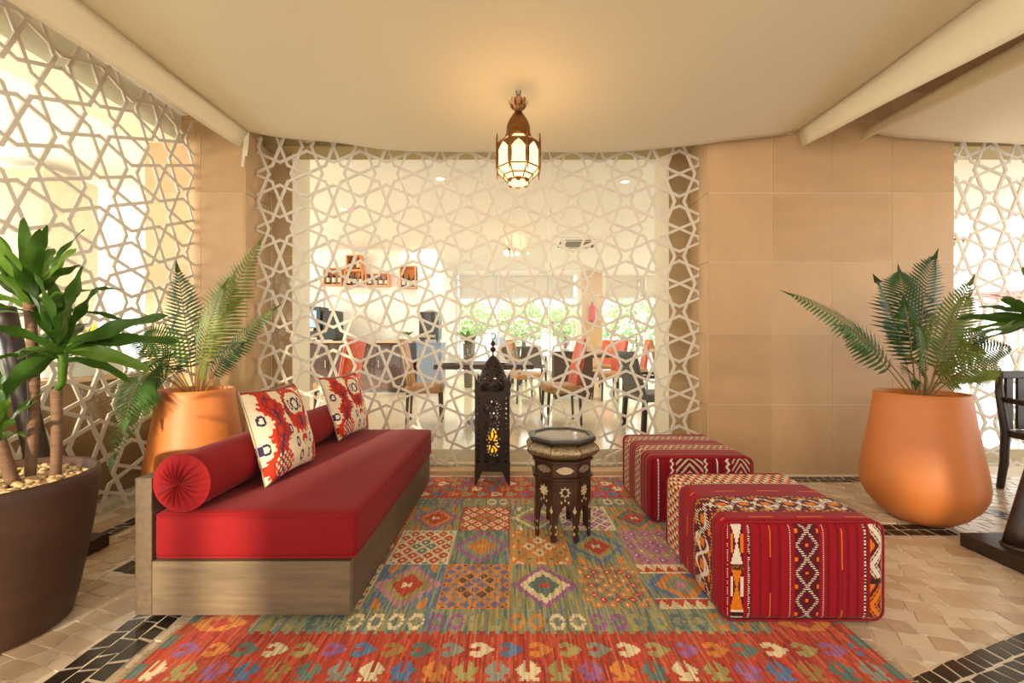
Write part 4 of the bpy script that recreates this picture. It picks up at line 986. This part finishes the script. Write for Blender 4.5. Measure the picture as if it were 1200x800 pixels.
# dracaena whose pot stands outside the frame on the right; its leaves reach in
dq = (3.85, 2.30, .0005); d2 = empty('potted_dracaena', dq, 0, 'dracaena with long drooping leaves beside the dark wooden post', 'plant')
MB().lathe(BP, 48).build('pot', brownpot, d2, smooth=True); MB().lathe([(.001, .57), (.291, .57)], 24).build('soil', gravel_m, d2); gravel(d2, .275, .580, 300, .0145, pebble_m, 'pebbles')
MB().tube([Vector(p)-Vector(dq) for p in canepts((3.80, 2.32, .58), (3.2, 2.45, 1.28), 16, 0)], .022, 10).build('cane', cane_m, d2, smooth=True)
fan((3.2, 2.45, 1.28), 16, 80, 0, .3, .42, .06, 12, dq, d2)
for dv, L, wd, dro, mm, tw in (((-.90, .0, .42), .34, .06, .0, A0, .6), ((-1, .1, .10), .52, .065, .03, A0, .8), ((-1, .05, -.10), .44, .07, .05, Y0, .6), ((-.95, -.1, .22), .50, .065, .03, A0, -.7), ((-.95, .2, -.22), .40, .06, .05, A0, .5)): leaf(d2, dq, (3.2, 2.45, 1.26), dv, L, wd, dro, mm, tw)
# ================================================================== DARK WOODEN POSTS ON SLABS, ARMCHAIR
def post(label, x, s, y0, wx, hh, lean, px_):
    t = empty('leaning_post_stand', (x, 2.0, 0), 0, label, 'stand')
    MB().box(min(0, s*wx), max(0, s*wx), y0, .33, .003, .076).build('base_slab', darkwood, t, bevel=.004)
    pts = [(s*(px_+lean*hh*(k/20)), .17, .0765+hh*k/20) for k in range(21)]
    MB().tube(pts, [.053-.010*k/20 for k in range(21)], 16).build('post', darkwood, t, smooth=True)
    MB().lathe([(.060, 0), (.058, .008), (.052, .012)], 20, c=(s*px_, .17, .0765)).build('collar', darkwood, t, smooth=True)
    for k in (0, 1): MB().ball((s*(px_+lean*.24), .118, .31), .009, sc=(1, .5, 1)).build('bolt', brass, t, smooth=True); break
    return t
post('dark wooden post leaning on a thick slab base beside the right terracotta pot', 2.52, 1, -.5, .62, 1.5, .30, .125)
post('dark wooden post leaning on a thick slab base behind the brown dracaena pot', -2.265, -1, -.10, .44, 1.25, .22, .12)
ac = empty('wooden_armchair', (4.08, 3.0, 0), 0, 'dark wooden armchair with curved legs in front of the far lattice', 'chair')
for sx in (-1, 1):
    for sy in (-1, 1):
        x = sx*.24; top = .90 if sy > 0 else .66
        MB().tube([(x+sx*.02, sy*.24, .002), (x, sy*.23, .2), (x-sx*.0, sy*.22, .44), (x+sx*.015, sy*.25, top*.85), (x-sx*.01, sy*.27, top)], [.022, .026, .028, .025, .02], 8).build('leg', darkwood, ac, smooth=True)
    MB().tube([(sx*.25, -.27, .655), (sx*.26, -.05, .675), (sx*.25, .24, .70)], [.022, .026, .02], 8).build('armrest', darkwood, ac, smooth=True)
MB().box(-.25, .25, -.25, .24, .41, .46).build('seat', darkwood, ac, bevel=.01)
for k in range(5): MB().box(-.2+k*.09, -.15+k*.09, .245, .265, .46, .86).build('back_slat', darkwood, ac)
MB().box(-.24, .24, .24, .275, .86, .92).build('top_rail', darkwood, ac, bevel=.008)
r2 = empty('small_kilim', (4.95, 3.2, 0), 0, 'small orange kilim lying beyond the right terracotta pot', 'rug')
MB().box(-.5, .5, -.28, .28, .0015, .007).build('woven_field', M('orange_kilim', (186, 78, 36), .9, noise=(14, .4)), r2); MB().box(-.5, -.46, -.28, .28, .0071, .008).build('end_stripe', M('kilim_stripe', (70, 40, 34), .9), r2)
# ================================================================== DINING ROOM
def dining_chair(bm1):
    t = empty('dining_chair', (0, 0, FZ), 0)
    mb, _, _ = rbox(.225, .235, .05, .035, {'*': .03}, .012); s_ = weld(mb.build('seat', tan_l, t, smooth=True)); s_.location = (0, 0, .445)
    # tall curved back: front upholstery tan, shell orange; the chair faces +X
    for nm, m, off in (('back_shell', bm1, 0), ('back_cushion', bm1, .03)):
        mb = MB(); n = 12
        for k in range(n+1):
            z = .40+.66*k/n; xb = -.20-.12*(k/n)**1.4+off; hw_ = .215-.02*(k/n)
            for j in range(7):
                y = -hw_+2*hw_*j/6; cx = .025*(abs(y)/hw_)**2; mb.v.append((xb+cx, y, z))
        mb.f = [(k*7+j, k*7+j+1, k*7+j+8, k*7+j+7) for k in range(n) for j in range(6)]
        mb.build(nm, m, t, smooth=True, solid=.028)
    for sx in (-1, 1):
        for sy in (-1, 1): MB().tube([(sx*.19, sy*.20, .42), (sx*.21, sy*.21, .001)], [.021, .015], 8).build('leg', chairleg, t)
    return t
def wicker_chair():
    t = empty('wicker_armchair', (0, 0, FZ), 0)
    mb, _, _ = rbox(.26, .26, .045, .02, {'*': .04}, .004); s_ = weld(mb.build('seat', wicker, t, smooth=True)); s_.location = (0, 0, .41)
    mb = MB(); n = 10
    for k in range(n+1):
        z = .42+.50*k/n; xb = -.24-.13*(k/n)
        for j in range(7): y = -.25+.5*j/6; mb.v.append((xb+.03*(abs(y)/.25)**2, y, z))
    mb.f = [(k*7+j, k*7+j+1, k*7+j+8, k*7+j+7) for k in range(n) for j in range(6)]; mb.build('backrest', wicker, t, smooth=True, solid=.035)
    for sy in (-1, 1):
        MB().box(-.28, .26, sy*.27-.03, sy*.27+.03, .63, .665).build('armrest', black, t, bevel=.008)
        for sx in (-1, 1): MB().bar((sx*.22, sy*.25, .40), (sx*.25, sy*.26, .001), .045, .045, up=(0, 1, 0)).build('leg', black, t)
        MB().bar((.22, sy*.26, .42), (.22, sy*.265, .63), .04, .04, up=(0, 1, 0)).build('arm_post', black, t)
    return t
ch0 = dining_chair(orange_l); ch1 = dining_chair(tan_l); wk0 = wicker_chair(); usedc = [0, 0, 0]
def seat_at(proto, i, x, y, rz, label, grp):
    o = proto if usedc[i] == 0 else copy_tree(proto); usedc[i] += 1
    o.location = (x, y, FZ); o.rotation_euler = (0, 0, rz); tag(o, label, 'chair', grp)
GC = 'upholstered dining chairs'
seat_at(ch1, 2, -1.10, 5.25, .12, 'tan dining chair with its seat behind the end of the red daybed', GC)
seat_at(ch0, 0, -2.35, 5.6, PI-.25, 'orange backed dining chair standing before the dark service counter', GC)
seat_at(ch0, 0, .62, 5.25, PI+.1, 'orange backed dining chair behind the octagonal side table', GC)
seat_at(ch1, 2, .22, 7.1, .3, 'tan dining chair pulled up at the end of the long dark table', GC)
seat_at(ch0, 0, 1.72, 7.4, PI+.2, 'orange backed dining chair beside the dark sideboard', GC)
seat_at(ch0, 0, 2.55, 8.6, PI-.1, 'orange backed dining chair at the round table by the far windows', GC)
seat_at(ch1, 2, 2.75, 7.3, -.35, 'tan dining chair turned away behind the grey wicker armchair', GC)
seat_at(ch0, 0, 2.05, 9.6, PI+.5, 'orange backed dining chair in front of the far stone pillar', GC)
seat_at(wk0, 1, 1.62, 4.75, .15, 'grey wicker armchair behind the far red pouf', 'wicker armchairs')
seat_at(wk0, 1, -.15, 9.9, 1.9, 'grey wicker armchair by the far windows behind the lantern dome', 'wicker armchairs')
seat_at(wk0, 1, .55, 10.4, 1.3, 'grey wicker armchair by the far windows, left of the tan chair', 'wicker armchairs')
def table(name, label, cx, cy, hx, hy, zt, leg=True):
    t = empty(name, (cx, cy, FZ), 0, label, 'table'); MB().box(-hx, hx, -hy, hy, zt-.055, zt).build('tabletop', darkbrown, t, bevel=.004)
    if not leg:
        MB().lathe([(.24, .001), (.24, .02), (.06, .04), (.05, zt-.1), (.16, zt-.056)], 20).build('pedestal', chairleg, t, smooth=True); return t
    for sx in (-1, 1):
        for sy in (-1, 1): MB().box(sx*(hx-.06)-.03, sx*(hx-.06)+.03, sy*(hy-.06)-.03, sy*(hy-.06)+.03, .001, zt-.056).build('leg', chairleg, t)
    return t
table('dining_table', 'long dark wooden dining table behind the floor lantern', -.33, 5.25, .58, .45, .76, False)
table('dining_table', 'dark wooden dining table near the far windows', 1.95, 8.7, .42, .42, .76)
table('dining_table', 'dark wooden dining table behind the grey wicker armchair', 2.55, 5.6, .42, .42, .76)
sb = empty('sideboard', (1.07, 7.5, FZ), 0, 'dark wooden sideboard between the orange chairs', 'cabinet')
MB().box(-.33, .33, -.22, .22, .06, .82).build('body', darkbrown, sb, bevel=.004); MB().box(-.35, .35, -.24, .24, .82, .85).build('top', chairleg, sb, bevel=.003)
for s in (-1, 1):
    d_ = MB().box(s*.165-.155, s*.165+.155, -.235, -.222, .09, .79).build('door', darkbrown, sb, bevel=.002); MB().box(s*.03-.006, s*.03+.006, -.25, -.236, .4, .52).build('handle', steel, d_)
    for y in (-1, 1): MB().box(s*.28-.03, s*.28+.03, y*.17-.03, y*.17+.03, .001, .06).build('foot', darkbrown, sb)
# tableware
def plate(x, y, z, label, r=.12):
    t = MB().lathe([(.001, .004), (r*.55, .004), (r*.65, .012), (r, .018), (r*.98, .022), (r*.62, .016), (.001, .010)], 24).build('dinner_plate', white, smooth=True); t.location = (x, y, z); tag(t, label, 'plate', 'white plates'); return t
def glass_(x, y, z, label):
    t = empty('wine_glass', (x, y, z), 0, label, 'glass', 'wine glasses')
    MB().lathe([(.032, .001), (.030, .004), (.005, .008), (.004, .075), (.006, .08)], 12).build('stem', winglass, t, smooth=True); MB().lathe([(.006, .08), (.03, .10), (.036, .13), (.030, .175)], 14).build('bowl', winglass, t, smooth=True)
def napkin(x, y, z, label, rz):
    mb = MB(); n = 8
    for k in range(n):
        a = 2*PI*k/n; r = .055*(1+.25*math.cos(2*a)); mb.v.append((r*math.cos(a), r*.7*math.sin(a), 0))
    mb.v.append((0, 0, .14)); mb.f = [(k, (k+1) % n, n) for k in range(n)]+[tuple(range(n-1, -1, -1))]
    o = mb.build('folded_napkin', white); o.location = (x, y, z); o.rotation_euler = (0, 0, rz); tag(o, label, 'napkin', 'folded napkins')
TZ = FZ+.76
for i, (x, y) in enumerate(((-.75, 5.0), (-.15, 5.0), (-.75, 5.5), (-.15, 5.5))):
    plate(x, y, TZ+.001, 'white dinner plate set on the long dark table')
    napkin(x, y, TZ+.0235, 'white napkin folded to a point on the long dark table', i)
    glass_(x+.18, y+.08*(-1)**i, TZ+.001, 'clear wine glass standing on the long dark table')
plate(.95, 7.45, FZ+.851, 'white plate stacked at the bottom on the dark sideboard', .14); plate(.95, 7.45, FZ+.876, 'white plate stacked on top on the dark sideboard', .13)
bw = MB().lathe([(.04, .001), (.06, .006), (.10, .06), (.12, .09), (.115, .092), (.09, .055), (.001, .02)], 20).build('serving_bowl', white, smooth=True); bw.location = (1.22, 7.45, FZ+.851); tag(bw, 'white serving bowl on the dark sideboard', 'bowl')
for i, (x, y) in enumerate(((1.8, 8.5), (2.1, 8.85))): glass_(x, y, TZ+.001, 'clear wine glass on the dark table near the far windows')
for i, (x, y) in enumerate(((2.4, 5.4), (2.7, 5.75))): plate(x, y, TZ+.001, 'white plate on the dark table behind the wicker armchair')
# tall planter by the far windows
pt = empty('tall_planter', (-.98, 9.3, FZ), 0, 'tall grey brown planter with leafy green plant by the far windows', 'plant')
MB().lathe([(.001, 0), (.10, .001), (.115, .02), (.15, .95), (.155, .98), (.14, .985), (.135, .93), (.001, .92)], 4, ph=PI/4).build('pot', M('planter_taupe', (112, 96, 80), .6), pt)
for k in range(16):
    a = k*2.4; leaf(pt, (-.98, 9.3, FZ), (-.98+.03*math.cos(a), 9.3+.03*math.sin(a), FZ+.93), (math.cos(a)*.7, math.sin(a)*.7, 1.0), R.uniform(.35, .5), .10, .08, leaf_y)
# service counter, machines, crates
sv = empty('service_counter', (-3.1, 8.65, FZ), 0, 'long dark brown service counter below the wooden crates', 'counter')
MB().box(-1.7, 1.05, -.3, .3, .04, 1.0).build('body', darkbrown, sv); MB().box(-1.72, 1.08, -.34, .32, 1.0, 1.04).build('worktop', stone3, sv, bevel=.003); MB().box(-1.68, 1.03, -.26, .28, .001, .04).build('plinth', black, sv)
for k in range(5):
    x = -1.66+k*.535; d_ = MB().box(x, x+.52, -.315, -.301, .07, .97).build('door_panel', darkbrown, sv, bevel=.003); MB().box(x+.46, x+.475, -.33, -.316, .5, .65).build('handle', steel, d_)
CT = FZ+1.0405
em = empty('coffee_machine', (-3.92, 8.62, CT), 0, 'black and silver coffee machine with blue lit display on the counter', 'machine')
MB().box(-.34, .02, -.2, .2, .03, .70).build('body', black, em, bevel=.01); MB().box(.06, .33, -.18, .2, .03, .62).build('bean_unit', black, em, bevel=.01); MB().box(-.26, -.06, -.206, -.2005, .28, .62).build('display', screen_m, em)
MB().box(-.28, -.02, -.26, -.201, .03, .07).build('drip_tray', steel, em); MB().box(-.20, -.10, -.25, -.201, .20, .26).build('spout', steel, em)
for x in (-.28, .28): MB().box(x-.03, x+.03, -.15, .15, .001, .03).build('foot', black, em)
bc = empty('blue_cabinet', (-1.62, 8.55, FZ), 0, 'blue grey metal cabinet at the end of the service counter', 'cabinet')
MB().box(-.28, .20, -.3, .3, .04, .98).build('body', bluegrey, bc, bevel=.006); MB().box(-.29, .21, -.31, .31, .98, 1.01).build('top', bluegrey, bc, bevel=.003); MB().box(-.26, .18, -.315, -.301, .1, .94).build('door', bluegrey, bc, bevel=.003)
for x in (-.2, .12): MB().box(x, x+.06, -.25, .25, .001, .04).build('foot', black, bc)
br_ = empty('drinks_brewer', (-1.68, 8.55, FZ+1.0105), 0, 'black drinks brewer standing on the blue grey cabinet', 'machine')
MB().box(-.2, .2, -.2, .2, .06, .62).build('body', black, br_, bevel=.02); MB().box(-.14, .14, -.24, -.201, .1, .16).build('drip_tray', steel, br_); MB().lathe([(.12, .62), (.13, .65), (.02, .68)], 16).build('lid', steel, br_, smooth=True)
for x in (-.16, .16): MB().box(x-.02, x+.02, -.15, .15, .001, .06).build('foot', black, br_)
def crate(x0, x1, z0, z1, label, nb, short, back=9.235):
    cx = (x0+x1)/2; t = empty('wall_crate', (cx, back, z0), 0, label, 'shelf', 'wooden wall crates'); h = z1-z0; w2 = (x1-x0)/2; d = .22; k = .018
    for a in ((-w2, w2, -d, 0, 0, k), (-w2, w2, -d, 0, h-k, h), (-w2, -w2+k, -d, 0, k, h-k), (w2-k, w2, -d, 0, k, h-k)): MB().box(*a).build('board', crate_m, t)
    MB().box(-w2+k, w2-k, -.012, 0, k, h-k).build('back_board', crate_m, t)
    for i in range(nb):
        x = cx-w2+(i+.5)*(2*w2/nb); b_ = empty('bottle', (x, back-.12, z0+k+.0005), 0, 'dark bottle with pale label in the '+short, 'bottle', 'bottles in the wall crates'); hh = min(.30, h-k*2-.02)
        MB().lathe([(.001, 0), (.038, .001), (.04, .01), (.04, hh*.6), (.014, hh*.76), (.013, hh*.97), (.001, hh*.975)], 12).build('body', bottle_m, b_, smooth=True); MB().lathe([(.0408, hh*.18), (.0408, hh*.5)], 12).build('label', label_m, b_, smooth=True)
crate(-4.12, -3.72, 2.38, 2.76, 'square pine crate with bottles on the white wall, lowest on the coffee machine side', 3, 'square crate above the coffee machine')
crate(-3.66, -3.26, 2.36, 2.70, 'pine crate in the middle of the wall group, under another crate', 3, 'middle wall crate under another')
crate(-3.62, -3.30, 2.705, 3.04, 'small pine crate mounted above the middle wall crate', 2, 'small crate mounted above another')
crate(-3.20, -2.70, 2.36, 2.64, 'wide low pine crate with jars beside the stone pillar', 4, 'wide low wall crate')
crate(-2.45, -2.1, 2.32, 2.80, 'pine crate with bottles at the corner of the service wall', 3, 'crate at the service wall corner')
lp = empty('wall_trellis', (-4.55, 9.235, 1.2), 0, 'white diamond trellis panel on the service wall', 'trellis')
for k in range(-9, 12):
    for s in (-1, 1):
        c = clip((k*.09-.6, 0), (k*.09-.6+s*1.35, 1.35), (-.33, .33, 0, 1.35))
        if c: MB().bar((c[0][0], -.02, c[0][1]), (c[1][0], -.02, c[1][1]), .014, .012+.003*s, up=(0, 1, 0)).build('slat', white, lp)
for a in ((-.35, -.32, 0, 1.35), (.32, .35, 0, 1.35), (-.32, .32, 1.32, 1.35), (-.32, .32, 0, .03)): MB().box(a[0], a[1], -.035, 0, a[2], a[3]).build('frame_bar', white, lp)
hb = empty('green_herb_pot', (-2.15, 8.5, CT), 0, 'small green herb in a white pot on the counter', 'plant')
MB().lathe([(.001, 0), (.05, .001), (.07, .1), (.06, .1), (.001, .09)], 12).build('pot', white, hb, smooth=True)
for k in range(10): leaf(hb, (-2.15, 8.5, CT), (-2.15, 8.5, CT+.08), (math.cos(k*2.4), math.sin(k*2.4), 1.0), .2, .06, .04, leaf_y)
# ceiling fittings
acu = empty('ceiling_air_unit', (1.35, 8.6, 3.2), 0, 'square white ceiling air conditioning cassette in the dining room', 'air conditioner')
MB().box(-.45, .45, -.45, .45, -.03, -.001).build('panel', white, acu, bevel=.006)
for a in ((-.3, .3, -.38, -.33), (-.3, .3, .33, .38), (-.38, -.33, -.3, .3), (.33, .38, -.3, .3)): MB().box(*a, -.034, -.0305).build('air_slot', black, acu)
MB().box(-.25, .25, -.25, .25, -.036, -.0305).build('grille', M('grey_grille', (120, 110, 92), .6), acu)
for i, (x, y) in enumerate(((-.9, 5.2), (1.45, 5.3), (-.2, 6.6), (.35, 9.6), (2.6, 6.6), (-2.6, 6.4))):
    t = empty('recessed_downlight', (x, y, 3.2), 0, 'small round recessed downlight in the dining ceiling', 'light', 'dining downlights')
    MB().lathe([(.07, -.001), (.07, -.008), (.05, -.010)], 16).build('trim_ring', white, t); MB().lathe([(.001, -.006), (.05, -.006)], 16).build('lens', M('downlight_lens', (255, 240, 210), .4, emit=3), t)
def chandelier(x, y, z, label, top):
    t = empty('chandelier', (x, y, z), 0, label, 'lamp', 'small glass chandeliers'); MB().lathe([(.14, 0), (.15, .03), (.14, .06)], 16).build('ring', brass, t)
    MB().tube([(0, 0, .06), (0, 0, top-z-.001)], .006, 6).build('rod', brass, t)
    for k in range(8): a = PI*k/4; MB().lathe([(.001, -.06), (.022, -.05), (.026, 0), (.018, .04)], 8, c=(.13*math.cos(a), .13*math.sin(a), 0)).build('glass_shade', lampglass, t, smooth=True)
    MB().box(-.14, .14, -.006, .006, .05, .062).build('cross_bar', brass, t); MB().box(-.006, .006, -.14, .14, .05, .062).build('cross_bar', brass, t)
chandelier(0.0, 8.0, 2.88, 'small lit glass chandelier under the dining ceiling near the air unit', 3.2)
chandelier(5.15, 4.9, 2.28, 'amber lit chandelier beyond the far lattice panel', 3.2)
fe = empty('fire_extinguisher', (2.3, 11.98, 1.72), 0, 'red fire extinguisher hung on the far stone pillar', 'extinguisher')
MB().lathe([(.001, 0), (.085, .002), (.09, .03), (.09, .40), (.06, .46), (.025, .48), (.02, .52)], 16).build('cylinder', redpaint, fe, smooth=True).location = (0, -.11, 0)
MB().box(-.015, .015, -.16, -.06, .52, .56).build('handle', black, fe); MB().box(-.03, .03, -.02, .01, .3, .36).build('bracket', black, fe)
# flower boxes on the parapet behind the left screen
for i, (y, lb) in enumerate(((2.35, 'glass trough of yellow flowers on the parapet behind the brown pot'), (3.0, 'glass trough of yellow flowers on the parapet next to the stone column'))):
    t = empty('flower_trough', (-3.1, y, .9005), 0, lb, 'flowers'); MB().box(-.08, .08, -.22, .22, .001, .16).build('trough', M('pale_trough_%d' % i, (196, 196, 184), .2), t, bevel=.004)
    g = MB()
    for k in range(26): p = (R.uniform(-.07, .07), R.uniform(-.2, .2), .16); g.tube([p, (p[0]+R.uniform(-.05, .05), p[1]+R.uniform(-.05, .05), R.uniform(.22, .36))], .004, 4)
    tag(g.build('stems', leaf_m, t), kind='stuff'); g = MB()
    for k in range(30): g.ball((R.uniform(-.1, .1), R.uniform(-.23, .23), R.uniform(.22, .36)), .017, 6, 4)
    tag(g.build('blossoms', M('yellow_petals_%d' % i, (240, 196, 30), .6), t), kind='stuff')
# gingham awnings outside beyond the far lattice
for i, (z, y, lb) in enumerate(((1.62, 6.2, 'upper red and white gingham awning beyond the far lattice'), (1.22, 5.6, 'lower red and white gingham awning beyond the far lattice'))):
    t = empty('gingham_awning', (8.2, y, FZ), 0, lb, 'awning', 'gingham awnings'); mb = MB(); cs = []; nu, nv = 60, 8
    for j in range(nv+1):
        for k in range(nu+1): mb.v.append((-1.2+2.4*k/nu, -.25+.5*j/nv, z-.0+.10*k/nu+.16*j/nv))
    for j in range(nv):
        for k in range(nu): mb.f.append((j*(nu+1)+k, j*(nu+1)+k+1, (j+1)*(nu+1)+k+1, (j+1)*(nu+1)+k)); q = (k % 2)+(j % 2); cs.append(lc(196, 30, 40) if q == 2 else lc(232, 140, 140) if q == 1 else lc(246, 240, 234))
    mb.build('cloth', gingham_m, t, cols=np.array(cs), solid=.006)
    for x in (-1.1, 1.1): MB().tube([(x, .2, .001), (x, .2, z+.1)], .02, 8).build('post', white, t)
# garden beyond the far windows
def tree(x, y, h, r, label):
    t = empty('garden_tree', (x, y, -.02), 0, label, 'tree', 'garden trees'); MB().tube([(0, 0, 0), (.1, 0, h*.4), (.05, .1, h*.75)], [.16, .12, .06], 8).build('trunk', bark, t)
    mb = MB(); rs = np.random.RandomState(int(x*10)+90)
    for k in range(800):
        v_ = rs.normal(size=3); v_ /= np.linalg.norm(v_); c = Vector((v_[0]*r, v_[1]*r, h+v_[2]*r*.8))*1.0; f_ = .55+.45*rs.rand(); c = Vector((c.x*f_, c.y*f_, h+(c.z-h)*f_))
        u_ = Vector(rs.normal(size=3)).normalized()*.16; w_ = u_.orthogonal().normalized()*.09; mb.add([c-u_, c+w_, c+u_, c-w_], [(0, 1, 2, 3)])
    tag(mb.build('crown', treegreen, t), kind='stuff')
for x, y, h, r, lb in ((.6, 24, 2.4, 1.7, 'leafy garden tree outside the far windows, behind the lantern'), (3.4, 27, 2.4, 1.5, 'leafy garden tree outside the far windows near the stone pillar'), (6.3, 21, 2.1, 1.9, 'broad leafy garden tree outside the far window past the stone pillar'), (-2.6, 27, 2.6, 1.6, 'leafy garden tree outside the far windows near the white wall')): tree(x, y, h, r, lb)
hs = empty('garden_house', (2.2, 38, -.02), 0, 'white house with red framed window outside the far windows', 'building'); MB().box(-9, 9, 0, 6, 0, 3.4).build('wall', white, hs); MB().box(-9.3, 9.3, -.3, 6.3, 3.4, 3.7).build('roof', M('house_roof', (198, 150, 120), .8), hs)
for x in (-6.5, -3.5, -1.6, 2.5, 6): f_ = MB().box(x-.6, x+.6, -.06, -.001, .8, 2.3).build('window_frame', M('house_window_frame', (190, 120, 110), .6), hs); MB().box(x-.5, x+.5, -.08, -.061, .9, 2.2).build('pane', bluegrey, f_)
